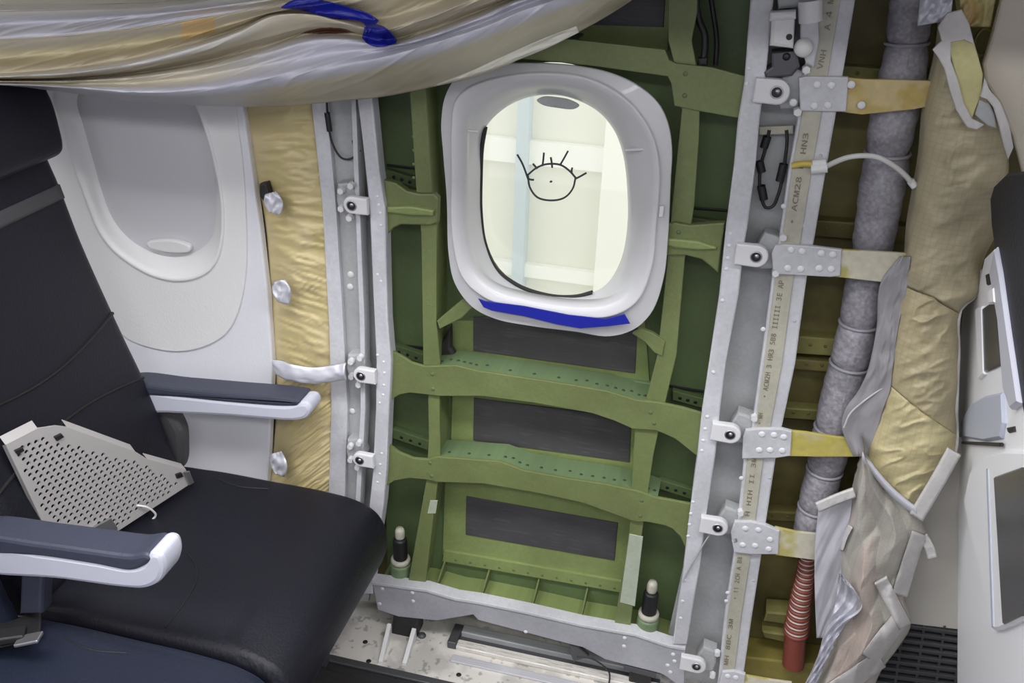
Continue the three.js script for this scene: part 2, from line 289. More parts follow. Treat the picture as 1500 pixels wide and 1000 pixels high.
// short arms beside the window
function arm(px, ridge, name = 'side_arm') {
  const a = part(name, plate(px, -0.004, 0.016, { bevel: 0.003 }), M.primer, plug);
  part('ridge', plate(ridge, 0.003, 0.012, { bevel: 0.004 }), M.primerLight, a);
}
arm([[562,264],[580,268],[596,280],[615,284],[636,284],[642,291],[641,326],[630,330],[587,329],[576,334],[566,345]], [[566,303],[600,302],[636,308],[634,317],[600,316],[566,312]]);
arm([[979,331],[988,326],[1010,330],[1062,326],[1056,366],[1052,400],[1040,390],[1028,380],[1004,374],[977,374]], [[978,350],[990,350],[1022,353],[1050,362],[1050,366],[1020,367],[990,364],[977,360]]);
part('gusset', plate([[926,489],[940,482],[956,488],[974,500],[970,522],[958,516],[944,500]], -0.008, 0.01), M.primer, plug);
part('gusset', plate([[640,470],[658,455],[676,440],[690,452],[676,466],[655,476],[644,482]], -0.01, 0.01), M.primer, plug);
part('drain_pocket', plate([[642,505],[650,495],[659,478],[660,510],[666,520],[660,536],[646,537],[641,525]], SK + 0.03, 0.02, { bevel: 0.006 }), M.rubber, plug, 'small dark rubber pocket');
for (const [x, y, z] of [[633,548,-.004],[634,570,-.004],[630,678,-.004],[632,697,-.004],[953,604,-.004],[958,620,-.004],[940,733,-.004],[938,756,-.004],[1004,108,-.004],[1003,140,-.004],[994,340,-.004]]) rivet(x, y, z, 0.004, M.primerDark, plug);
for (let i = 0; i < 6; i++) rivet(606 + i * 0.0, 160 + i * 20, -0.012, 0.0028, M.primerLight, plug);
// bottom web with its ribs
{
  const N = 10, edge = [[553,856],[590,860],[623,864],[667,877],[700,882],[773,897],[850,915],[900,924],[930,929],[980,947]].map(([x, y]) => at(x, y, -0.008));
  part('bottom_web', gridMesh(edge.length - 1, 1, (u, v) => { const q = edge[Math.round(u * (edge.length - 1))]; return { p: V(q.x, q.y - 0.004, lerp(0, SK, v)) }; }, null, (r) => r.p.clone().add(V(0, -0.006, 0))), M.primerLight, plug);
  for (const x of [-0.215, -0.11, 0.005, 0.115, 0.19]) { const y = 0.226; part('rib', plateOn([V(x, y, -0.01), V(x, y + 0.006, -0.01), V(x, y + 0.034, SK), V(x, y, SK)], V(x, y, 0), V(1, 0, 0), 0.004, { lift: 0.002 }), M.primer, plug); }
  part('stringer', plate([[650,806],[914,852],[910,868],[648,822]], SK + 0.01, 0.01), M.primerLight, plug);
  for (let i = 0; i < 12; i++) rivet(lerp(668, 900, i / 11), lerp(820, 861, i / 11), SK + 0.01, 0.0032, M.primerDark, plug);
}
// white edge members and sill beam
const edgeL = [[514,-60],[536,-60],[545,146],[556,255],[564,305],[566,400],[568,470],[573,530],[569,620],[566,690],[562,738],[546,855],[546,870],[530,870],[541,738],[546,690],[550,600],[551,530],[545,400],[541,305],[530,200],[523,147]];
const edgeR = [[1103,-60],[1136,-60],[1133,0],[1121,120],[1113,172],[1107,240],[1095,333],[1090,360],[1082,433],[1063,533],[1055,600],[1048,667],[1033,766],[1025,833],[1016,884],[1006,944],[985,944],[992,890],[1001,833],[1008,766],[1021,667],[1028,600],[1038,533],[1053,433],[1063,333],[1075,240],[1080,180],[1090,120],[1099,0]];
const eL = part('edge_member', plate(edgeL, 0.008, 0.03, { bevel: 0.003 }), M.white, plug, 'white painted left edge');
const eR = part('edge_member', plate(edgeR, 0.008, 0.03, { bevel: 0.003 }), M.white, plug, 'white painted right edge');
const sillTop = [[545,852],[592,859],[623,863],[667,876],[700,881],[773,896],[850,914],[900,923],[930,928],[980,945],[1004,949]];
const sb = part('sill_beam', plate([...sillTop, [1002,1010],[975,990],[967,986],[887,966],[854,948],[833,943],[700,908],[693,900],[640,909],[583,903],[553,893]], 0.008, 0.02, { bevel: 0.002 }), M.greyBeam, plug, 'grey painted sill beam');
part('top_lip', plate([...sillTop, ...sillTop.slice().reverse().map(([x, y]) => [x, y + 4])], 0.011, 0.03), M.white, sb);
for (const [x, y] of [[604,868],[605,880],[770,925],[915,934],[914,946],[986,958],[988,968],[978,974],[982,984],[560,862],[556,884]]) rivet(x, y, 0.008, 0.0045, M.rivetWhite, sb);
for (const [x, y] of [[553,288],[555,300],[557,312],[558,330],[553,402],[558,412],[553,520],[562,530],[563,546],[562,564],[561,578],[556,590],[559,664],[557,680],[556,694],[553,706],[550,760],[547,800]]) rivet(x, y, 0.008, 0.003, M.rivetWhite, eL);
for (const [x, y] of [[1097,100],[1094,122],[1070,342],[1068,360],[1066,378],[1064,394],[1058,440],[1045,545],[1036,610],[1033,628],[1030,645],[1028,660],[1015,735],[1012,752],[1010,768],[1008,785],[1003,850],[1000,880],[997,905]]) rivet(x, y, 0.008, 0.0036, M.rivetWhite, eR);

// ---------- the plug's window ----------
const win = thing('cabin_window', 'oval cabin window in white plastic surround with eye doodle on its pane', 'window', V(0, 0.93, 0));
{
  const z = (c, d) => c.map(([x, y]) => at(x, y, d)), cw = (c, s, d) => { const m = c.reduce((a, p) => a.add(p), V(0, 0, 0)).divideScalar(c.length); return c.map((p) => V(m.x + (p.x - m.x) * s, m.y + (p.y - m.y) * s, d ?? p.z)); };
  const o = z(winOuter, 0.012), l = z(winLip, 0.02), p = z(winPane, -0.058);
  const mid = spline(l, 40), ps = spline(p, 40);
  part('surround', ringLoft([cw(o, 0.985, -0.004), cw(o, 1, 0.004), cw(o, 0.995, 0.010), cw(l, 1.012, 0.012), cw(l, 1.004, 0.019), cw(l, 0.985, 0.022), cw(l, 0.93, 0.016), cw(l, 0.87, 0.004), cw(p, 1.09, -0.022), cw(p, 1.03, -0.042), cw(p, 1.0, -0.056), cw(p, 1.015, -0.0605)], 160), M.bezel, win);
  part('pane', plateW(cw(paneW, 1.06), -0.066, 0.005), M.glass, win);
  part('gasket', tube([[711,186],[706,215],[704,260],[704,310],[710,355],[727,394],[752,414],[775,425],[812,434],[845,434],[868,428]].map(([x, y]) => at(x, y, -0.054)), 0.0042, 60, 8), M.rubber, win);
  part('shade_handle', plate([[786,147],[796,142],[815,143],[835,147],[848,155],[840,160],[815,158],[795,154]], -0.056, 0.006, { smooth: 40 }), M.greyPaint, win, 'grey pull handle');
  for (const [a, b] of [[[661,188],[700,193]], [[915,220],[960,218]]]) part('moulded_line', tube([at(a[0], a[1], 0.006), at((a[0] + b[0]) / 2, (a[1] + b[1]) / 2, 0.003), at(b[0], b[1], -0.002)], 0.0025, 10, 6), M.bezel, win);
  part('clip', plate([[966,302],[973,302],[971,318],[965,318]], 0.018, 0.006), M.whiteBright, win);
  part('blue_tape', plate([[700,437],[711,441],[767,448],[833,461],[887,467],[915,460],[923,474],[890,478],[850,481],[815,475],[767,463],[720,455],[708,450]], 0.0275, 0.002), M.tapeBlue, win, 'dark blue tape along the lower edge');
  const s = (pts) => tube(pts.map(([x, y]) => at(640 + x / 2.38, 80 + y / 2.38, -0.0655)), 0.0018, 24, 6);
  const doodle = part('eye_drawing', mergeGeometries([
    s([[318,418],[345,396],[380,382],[430,384],[462,405],[486,432]]), s([[317,416],[324,462],[350,497],[400,508],[445,498],[474,466],[483,430]]),
    s([[319,436],[298,380],[280,348]]), s([[350,398],[340,386],[334,380]]), s([[368,388],[371,365],[373,342]]), s([[402,394],[400,375],[397,358]]), s([[430,384],[445,358],[457,336]]), s([[470,412],[470,402],[472,394]]), s([[484,432],[500,424],[521,412]]), s([[394,441],[397,443],[401,441]]), s([[318,432],[330,436],[338,436]]),
  ]), M.ink, win, 'hand drawn eye with lashes in dark marker');
}

// ---------- guide pins at the plug's foot ----------
function pin(x, y, z, h, label) {
  const b = at(x, y, z), S = 1.42, t = thing('guide_pin', label, 'pin', b, 'spring pins at the foot of the door plug');
  const L = (name, prof, mat, lab) => { const g = new THREE.LatheGeometry(prof.map(([r, k]) => new THREE.Vector2(r, k * S)), 28); g.translate(b.x, b.y, b.z); return part(name, g, mat, t, lab); };
  L('body', [[0, 0], [0.023, 0], [0.024, 0.004], [0.024, 0.045], [0.021, 0.05], [0, 0.05]], M.primerTeal, 'green cylindrical body');
  L('collar', [[0.014, 0.05], [0.0215, 0.05], [0.0225, 0.054], [0.0215, 0.058], [0.016, 0.059], [0.014, 0.057]], M.ivory, 'cream collar');
  L('shaft', [[0, 0.05], [0.015, 0.05], [0.016, 0.054], [0.016, 0.094], [0.013, 0.098], [0, 0.098]], M.black, 'black shaft');
  L('tip', [[0, 0.098], [0.0095, 0.098], [0.011, 0.101], [0.011, 0.112], [0.008, 0.117], [0, 0.118]], M.ivory, 'pale rounded tip');
}
pin(588, 858, -0.035, 1, 'green spring pin with black shaft at sill end beside the seat');
pin(945, 938, -0.03, 1, 'green spring pin with black shaft at sill end beside white right frame');

// ---------- frames of the fuselage beside the plug ----------
const lf = thing('fuselage_frame', 'grey white fuselage frame between gold blanket and left edge of door plug', 'frame', V(-0.4, 0.15, 0));
part('web', plate([[440,-60],[512,-60],[521,147],[527,300],[534,480],[536,600],[526,760],[470,880],[460,700],[470,480],[455,150]], -0.03, 0.01), M.greyPaint, lf);
part('flange', plate([[455,-60],[472,-60],[478,150],[492,300],[503,480],[509,600],[504,760],[480,760],[485,600],[482,480],[472,300],[456,150]], -0.018, 0.012), M.white, lf);
part('lip', plate([[508,-60],[513,-60],[521,147],[527,300],[534,480],[535,600],[526,760],[519,760],[528,600],[527,480],[520,300],[514,147]], -0.004, 0.028), M.white, lf);
part('back_web', plate([[505,-60],[535,-60],[555,300],[570,530],[560,740],[540,880],[515,880],[520,600],[520,300]], -0.055, 0.01), M.greyPaint, lf);
for (const [x, y] of [[514,402],[516,602],[513,420]]) rivet(x, y, -0.03, 0.007, M.whiteBright, lf, 'bolt');
const rf = thing('fuselage_frame', 'white fuselage frame with printed codes between door plug and grey duct', 'frame', V(0.5, 0.15, 0));
part('web', plate([[1120,-60],[1215,-60],[1198,0],[1180,170],[1150,420],[1130,540],[1110,680],[1092,816],[1070,930],[1060,1020],[960,1020],[975,944],[1000,833],[1020,667],[1040,533],[1060,433],[1080,333],[1095,172]], -0.05, 0.01), M.greyPaint, rf);
const outerEdge = [[1262,-60],[1253,0],[1238,90],[1223,177],[1210,250],[1193,350],[1182,406],[1165,533],[1145,627],[1137,667],[1122,766],[1115,816],[1102,900],[1090,983],[1086,1020]];
const innerEdge = [[1048,1020],[1053,983],[1061,900],[1074,816],[1080,766],[1090,667],[1101,627],[1114,533],[1131,406],[1141,350],[1155,250],[1168,177],[1180,90],[1195,0],[1204,-60]];
const fl = part('front_flange', plate([...outerEdge, ...innerEdge], 0.0, 0.055, { bevel: 0.003 }), M.white, rf);
// raised strip that carries the printing
const stripIn = innerEdge.slice().reverse(), stripMid = outerEdge.map(([x, y], i) => [lerp(stripIn[i][0], x, 0.62), lerp(stripIn[i][1], y, 0.62)]);
const strip = part('print_strip', plate([...stripMid, ...stripIn.slice().reverse().map(([x, y]) => [x + 5, y])], 0.003, 0.004), M.ivory, rf, 'ivory strip with printed part codes');
function code(text, a, b, h) {                          // flat print along the strip, from pixel a to pixel b
  const c = document.createElement('canvas'); c.width = 512; c.height = 64; const x = c.getContext('2d');
  x.clearRect(0, 0, 512, 64); x.fillStyle = '#7d7563'; x.font = 'bold 56px monospace'; x.textAlign = 'center'; x.textBaseline = 'middle';
  const w = x.measureText(text).width; x.save(); x.translate(256, 34); x.scale(500 / w, 1); x.fillText(text, 0, 0); x.restore();
  const t = new THREE.CanvasTexture(c); t.colorSpace = THREE.SRGBColorSpace;
  const A = at(a[0], a[1], 0.0038), B = at(b[0], b[1], 0.0038), L = A.distanceTo(B), g = new THREE.PlaneGeometry(L, h);
  g.rotateZ(Math.atan2(B.y - A.y, B.x - A.x)); g.translate((A.x + B.x) / 2, (A.y + B.y) / 2, 0.0038);
  part('printed_code', g, std(lin(1, 1, 1), 0.6, { map: t, transparent: true, alphaTest: 0.35 }), strip);
}
code('\u2022 ACM28 M HN3', [1159, 331], [1181, 192], 0.0125);
code('\u2022 ACM2H 3 HR3 5B8 IIIIII 3E AP', [1119, 585], [1145, 408], 0.0125);
code('\u2022 MH', [1112, 622], [1114, 604], 0.0125);
code('H HIH II 3M', [1094, 757], [1105, 668], 0.0125);
code('\u2022 11 2CH A B8', [1076, 879], [1084, 814], 0.0125);
code('MH 8BC 3M', [1063, 975], [1071, 905], 0.0125);
code('VNH', [1200, 102], [1207, 72], 0.0125); code('A 4 M', [1211, 45], [1217, -4], 0.0125);
for (const [x, y] of [[1148,302],[1118,482],[1086,700],[1066,868],[1064,880],[1175,330]]) rivet(x, y, 0.0, 0.0045, M.rivetWhite, rf);
for (const y of [228, 470, 700, 850]) rivet(interp(outerEdge, 0) * 0 + lerp(1210, 1115, (y - 228) / 600) - 8, y, 0.0, 0.003, M.white, rf);

// ---------- tie straps ----------
function strap(label, white, tail, m, rivs) {
  const p = at(white[0][0], white[white.length - 1][1], 0), t = thing('tie_strap', label, 'strap', V(p.x, p.y, 0), 'straps running from the right frame behind the blankets');
  part('tail', plate(tail, 0.004, 0.006), m, t, 'primed yellowish tail');
  const w = part('splice_plate', plate(white, 0.009, 0.009, { bevel: 0.002 }), M.white, t, 'white riveted splice plate');
  for (const [x, y] of rivs) rivet(x, y, 0.009, 0.0062, M.rivetWhite, w);
}
strap('topmost riveted strap above the white cable, mostly yellow and beige', [[1170,114],[1182,112],[1243,113],[1240,164],[1172,163]], [[1235,113],[1265,116],[1320,117],[1400,120],[1390,150],[1340,160],[1262,168],[1232,164]], M.strapBeige, [[1197,124],[1218,125],[1193,155],[1213,154],[1162,150],[1247,124],[1262,154]]);
strap('white riveted strap just above the bare grey duct, second one from the top', [[1130,372],[1135,360],[1150,358],[1193,361],[1233,366],[1231,404],[1217,406],[1140,402],[1132,395]], [[1225,365],[1313,370],[1345,373],[1335,412],[1290,413],[1218,405]], M.strapPale, [[1159,366],[1175,368],[1203,371],[1220,373],[1154,393],[1173,394],[1200,393],[1218,394]]);
strap('third riveted strap from the top, its tail stained bright yellow', [[1088,640],[1092,630],[1110,628],[1145,628],[1160,632],[1158,668],[1137,671],[1087,672]], [[1150,630],[1180,633],[1225,640],[1275,645],[1275,669],[1200,669],[1150,668]], M.strapYellow, [[1116,636],[1134,637],[1112,659],[1128,659],[1148,640],[1146,660]]);
strap('lowest riveted strap, just above the red hose', [[1070,780],[1076,764],[1100,764],[1122,769],[1142,778],[1140,812],[1100,812],[1075,809]], [[1135,772],[1167,779],[1215,784],[1215,822],[1192,820],[1136,813]], M.strapPale, [[1092,774],[1111,776],[1088,798],[1106,799],[1128,790],[1126,804]]);
strap('cut off strap end at the very bottom of the white printed frame', [[1050,1012],[1058,984],[1075,983],[1092,988],[1088,1012]], [[1085,988],[1130,996],[1160,1000],[1158,1030],[1080,1025]], M.strapPale, [[1066,990],[1078,992]]);

// ---------- stop fittings ----------
function fitting(x, y, dir, label, group) {              // dir +1: the lug reaches right from the plug's right edge
  const p = at(x, y, 0.004), t = thing('stop_fitting', label, 'fitting', p, group);
  const r = dir > 0 ? 0.0195 : 0.0165, len = dir > 0 ? 0.034 : 0.03, pts = [];
  pts.push(V(-dir * len, r * 0.95, 0)); for (let i = 0; i <= 16; i++) { const a = Math.PI / 2 - i / 16 * Math.PI; pts.push(V(dir * r * Math.cos(a), r * Math.sin(a), 0)); } pts.push(V(-dir * len, -r * 0.95, 0));
  const mv = (g, dx = 0, dy = 0, dz = 0) => g.translate(p.x + dx, p.y + dy, p.z + dz);
  part('lug', mv(plateW(pts, 0.016, 0.014, { bevel: 0.003 })), M.lug, t);
  const ring = new THREE.TorusGeometry(0.0085, 0.0016, 10, 24); part('bushing', mv(ring, 0, 0, 0.016), M.steel, t);
  const b = new THREE.CylinderGeometry(0.0085, 0.0085, 0.004, 20); b.rotateX(Math.PI / 2); part('bolt', mv(b, 0, 0, 0.0155), M.black, t);
  const d = domeG(0.004, 0.8); part('pin_end', mv(d, 0.001, 0.002, 0.0172), M.steel, t);
  // the pad on the frame that the lug stops against
  const pad = [V(dir * 0.008, 0.036, 0), V(dir * 0.036, 0.03, 0), V(dir * 0.04, 0, 0), V(dir * 0.036, -0.026, 0), V(dir * 0.01, -0.03, 0), V(-dir * 0.004, 0, 0)]; 
  part('pad', mv(plateW(dir > 0 ? pad.reverse() : pad, -0.006, 0.03, { bevel: 0.004 })), M.greyPaint, t);
  const bolts = dir > 0 ? [[0.038, 0.034], [0.036, -0.03]] : [[-0.006, 0.032], [-0.026, 0.02], [-0.027, -0.014], [-0.012, -0.03]];
  for (const [dx, dy] of bolts) { const h = new THREE.CylinderGeometry(0.0062, 0.0075, 0.01, 6); h.rotateX(Math.PI / 2); part('pad_bolt', mv(h, dx, dy, 0), M.lug, t); }
}
const gl = 'white stop fittings on the door plug edges';
fitting(520, 297, -1, 'white stop fitting on left frame level with the window, highest visible there', gl);
fitting(533, 545, -1, 'white stop fitting on left frame level with silver tape on gold blanket', gl);
fitting(531, 668, -1, 'white stop fitting on left frame just above the dark seat cushion', gl);
fitting(1138, 132, 1, 'white stop fitting beside the topmost strap, below the white roller block', gl);
fitting(1108, 371, 1, 'white stop fitting beside the second strap, below hanging black wire loop', gl);
fitting(1070, 630, 1, 'white stop fitting beside the yellow stained third strap', gl);
fitting(1052, 766, 1, 'white stop fitting beside the lowest strap above red hose', gl);
fitting(1021, 968, 1, 'white stop fitting at the bottom beside the right end of grey sill beam', gl);

// ---------- upper roller fitting ----------
const rofi = thing('roller_fitting', 'white block with small hole on dark bracket at top of right frame', 'fitting', at(1145, 110, 0));
part('block', plate([[1130,22],[1165,20],[1162,72],[1127,68]], 0.03, 0.05, { bevel: 0.006 }), M.whiteBright, rofi);
part('block_lip', plate([[1127,18],[1166,16],[1166,28],[1127,32]], 0.036, 0.02, { bevel: 0.004 }), M.whiteBright, rofi);
part('hole', new THREE.CylinderGeometry(0.0045, 0.0045, 0.004, 16).rotateX(Math.PI / 2).translate(...at(1156, 54, 0.0295).toArray()), M.black, rofi);
part('bracket', plate([[1130,78],[1168,74],[1172,98],[1160,112],[1122,116],[1118,106],[1130,98]], 0.01, 0.04, { bevel: 0.004 }), M.darkSteel, rofi);
part('bracket_bolt', domeG(0.006, 0.7).translate(...at(1152, 83, 0.01).toArray()), M.black, rofi);
part('roller', new THREE.CylinderGeometry(0.017, 0.017, 0.03, 24).rotateZ(0.2).translate(...at(1187, 16, 0.02).toArray()), M.whiteBright, rofi);
part('roller', new THREE.SphereGeometry(0.014, 20, 14).translate(...at(1177, 70, 0.016).toArray()), M.whiteBright, rofi);
part('side_plate', plate([[1172,24],[1198,18],[1200,60],[1192,100],[1180,92],[1172,60]], 0.012, 0.012, { bevel: 0.003 }), M.white, rofi);
part('upper_bracket', plate([[1136,-30],[1180,-30],[1176,10],[1140,14]], 0.006, 0.05, { bevel: 0.004 }), M.greyPaint, rofi);

// ---------- wires ----------
const wl = thing('wire_loop', 'black wire loop with connectors hanging inside channel of right frame', 'wire', at(1130, 300, -0.03));
part('wire', tube([[1127,190],[1122,215],[1114,245],[1113,275],[1116,292],[1122,304],[1132,302],[1140,285],[1146,262],[1150,235],[1153,205],[1152,190]].map(([x, y]) => at(x, y, -0.03)), 0.0028, 60, 8), M.wire, wl);
for (const [a, b] of [[[1115,272],[1119,292]], [[1112,236],[1116,252]], [[1148,240],[1142,265]], [[1124,200],[1119,216]]]) part('connector', tube([at(...a, -0.028), at(...b, -0.028)], 0.007, 4, 10), M.black, wl);
part('clamp', plate([[1112,186],[1162,184],[1162,196],[1112,198]], -0.03, 0.012), M.ivory, wl, 'tan clamp strip');
const dw = thing('thin_wire', 'thin pale wire slanting across right white edge above the sill', 'wire', at(1025, 810, 0.012));
part('wire', tube([[1052,770],[1042,780],[1025,806],[1008,836],[1000,852]].map(([x, y]) => at(x, y, 0.013)), 0.0016, 30, 6), M.greyPaint, dw);
const wl2 = thing('wire_loop', 'black wire hanging beside gold blanket, just below the draped insulation', 'wire', at(500, 235, -0.02));
part('wire', tube([[478,140],[481,180],[487,210],[500,231],[512,233],[522,226],[524,205]].map(([x, y]) => at(x, y, -0.018)), 0.002, 40, 8), M.wire, wl2);
part('connector', tube([at(479, 165, -0.016), at(483, 192, -0.016)], 0.005, 4, 10), M.black, wl2);
part('connector', tube([at(520, 205, -0.016), at(524, 222, -0.016)], 0.006, 4, 10), M.black, wl2);
const wl3 = thing('wire_bundle', 'dark cable at top of green upright beside the right frame', 'cable', at(1030, 90, -0.04));
part('cable', tube([[1018,-40],[1021,15],[1024,30],[1032,50],[1032,75],[1028,95],[1024,100]].map(([x, y]) => at(x, y, -0.03)), 0.0055, 40, 8), M.black, wl3);
part('cable', tube([[1035,-40],[1045,20],[1050,60],[1048,95]].map(([x, y]) => at(x, y, -0.05)), 0.004, 30, 8), M.black, wl3);
part('boot', plate([[1022,86],[1036,84],[1036,97],[1021,98]], -0.02, 0.02, { bevel: 0.004 }), M.rubber, wl3);
const cb = thing('white_cable', 'white cable arching over grey duct from a connector on printed frame', 'cable', at(1200, 245, 0.01));
part('sleeve', tube([[1212,243],[1222,238],[1240,231],[1262,228],[1285,230],[1305,240],[1322,253],[1336,268]].map(([x, y], i) => at(x, y, 0.012 + 0.02 * Math.sin(i / 7 * 3.1))), 0.0042, 60, 10), M.cableWhite, cb);
part('plug_body', tube([at(1188, 247, 0.012), at(1212, 245, 0.012)], 0.0085, 4, 12), M.whiteBright, cb);
part('plug_body', tube([at(1190, 240, 0.012), at(1210, 238, 0.012)], 0.006, 4, 12), M.whiteBright, cb);
part('yellow_wire', tube([at(1160, 243, 0.008), at(1176, 240, 0.01), at(1192, 241, 0.012)], 0.005, 12, 8), std(lin(0.55, 0.43, 0.08), 0.5), cb, 'yellow lead');
part('tip', tube([at(1333, 264, 0.012), at(1340, 273, 0.012)], 0.006, 4, 10), M.whiteBright, cb);

// ---------- skin structure behind the duct ----------
const stringers = [[1190,92,1370,108,22],[1190,322,1330,332,24],[1165,492,1330,504,26],[1160,525,1330,540,16],[1140,596,1300,608,16],[1110,748,1260,756,14]];
stringers.forEach(([x0, y0, x1, y1, h], i) => {
  const s = struct(`trim_${i + 2}`, plate([[x0, y0], [x1, y1], [x1, y1 + h], [x0, y0 + h]], -0.098, 0.028, { bevel: 0.003 }), i % 2 ? M.olive : M.oliveLight);
  for (let k = 0; k < 3; k++) rivet(x0 + 22 + k * 22, y0 + h * 0.5 + k * 2, -0.098, 0.0035, M.olive, s);
});
struct('trim_8', plate([[1090,962],[1330,990],[1330,1040],[1080,1030]], -0.06, 0.065, { bevel: 0.004 }), M.oliveYellow);
const blk = thing('edge_clip', 'two pale green mounting blocks behind the red corrugated hose', 'bracket', at(1130, 940, -0.09));
part('upper_block', plate([[1122,896],[1165,900],[1162,916],[1118,910]], -0.075, 0.045, { bevel: 0.004 }), M.oliveLight, blk);
part('lower_block', plate([[1116,924],[1155,930],[1152,942],[1120,934]], -0.07, 0.05, { bevel: 0.004 }), M.oliveLight, blk);

// ---------- grey duct and red hose ----------
const ductAxis = [[1338,-60,30],[1335,0,30],[1330,50,31],[1322,110,33],[1309,170,34],[1296,250,34],[1283,333,31],[1268,416,30],[1256,487,31],[1236,566,31],[1219,640,31],[1205,700,27],[1190,760,26],[1184,800,24]];
const duct = thing('air_duct', 'grey fabric wrapped air duct running down behind the straps', 'duct', at(1190, 800, -0.06));
{
  const c = new THREE.CatmullRomCurve3(ductAxis.map(([x, y]) => at(x, y, -0.055)), false, 'centripetal');
  const px = 1 / FOCAL, rad = (t) => { const k = t * (ductAxis.length - 1), i = Math.min(ductAxis.length - 2, Math.floor(k)), r = lerp(ductAxis[i][2], ductAxis[i + 1][2], k - i); const p = c.getPoint(t); return r * px * p.distanceTo(C0) * 0.9; };
  const cuts = [0, 0.17, 0.36, 0.50, 0.60, 0.66, 0.755, 0.83, 0.9, 1];
  for (let s = 0; s < cuts.length - 1; s++) {
    const a = cuts[s], b = cuts[s + 1], sg = s;
    const g = gridMesh(32, 26, (u, v) => {
      const t = lerp(a, b, v), p = c.getPoint(t), d = c.getTangent(t), n = V(0, 0, 1).addScaledVector(d, -d.z).normalize(), m = d.clone().cross(n), an = u * 2 * Math.PI;
      const e = Math.min(v, 1 - v), pinch = 1 - 0.15 * Math.exp(-e * 12) + 0.085 * (fbm(Math.cos(an) * 2 + 9 + sg * 3, Math.sin(an) * 2 + v * 5 + 4, 5) - 0.5) + 0.02 * Math.sin(v * 34 + Math.sin(an) * 4) * (sg < 3 ? 0.9 : 0.45);
      const r = rad(t) * pinch; return { p: p.clone().addScaledVector(n, Math.cos(an) * r).addScaledVector(m, Math.sin(an) * r) };
    });
    part('duct_section', g, M.duct, duct);
    if (s) { const t = a, p = c.getPoint(t), d = c.getTangent(t), r = rad(t) * 0.93; const h = new THREE.TorusGeometry(r, 0.003, 8, 32); h.applyQuaternion(new THREE.Quaternion().setFromUnitVectors(V(0, 0, 1), d)); h.translate(p.x, p.y, p.z); part('tape_band', h, M.ductTape, duct); }
  }
}
const hose = thing('corrugated_hose', 'red corrugated hose with pale rings below the grey duct', 'hose', at(1163, 972, -0.055));
{
  const ax = [[1184,805,11],[1180,840,12],[1173,880,14],[1166,925,16]], c = new THREE.CatmullRomCurve3(ax.map(([x, y]) => at(x, y, -0.05))), n = 17;
  for (let i = 0; i < n; i++) {
    const t = i / (n - 1), p = c.getPoint(t), d = c.getTangent(t), k = t * 3, j = Math.min(2, Math.floor(k)), r = lerp(ax[j][2], ax[j + 1][2], k - j) / FOCAL * p.distanceTo(C0);
    const q = new THREE.Quaternion().setFromUnitVectors(V(0, 0, 1), d);
    for (const [o, m, nm, rr] of [[0, M.hoseRed, 'red_ring', 1], [0.5, M.hosePale, 'pale_ring', 0.97]]) { const pp = c.getPoint(Math.min(1, t + o / (n - 1))); const g = new THREE.TorusGeometry(r * rr - 0.0025, nm === 'red_ring' ? 0.0042 : 0.003, 8, 26); g.applyQuaternion(q); g.translate(pp.x, pp.y, pp.z); part(nm, g, m, hose); }
  }
  part('hose_end', tube([at(1166, 922, -0.05), at(1164, 945, -0.05), at(1162, 972, -0.05)], 0.0225, 12, 26), M.hoseRed, hose, 'smooth dull red end');
  part('end_cap', new THREE.SphereGeometry(0.0225, 20, 12).scale(1, 0.35, 1).translate(...at(1162, 972, -0.05).toArray()), M.hoseRed, hose);
}

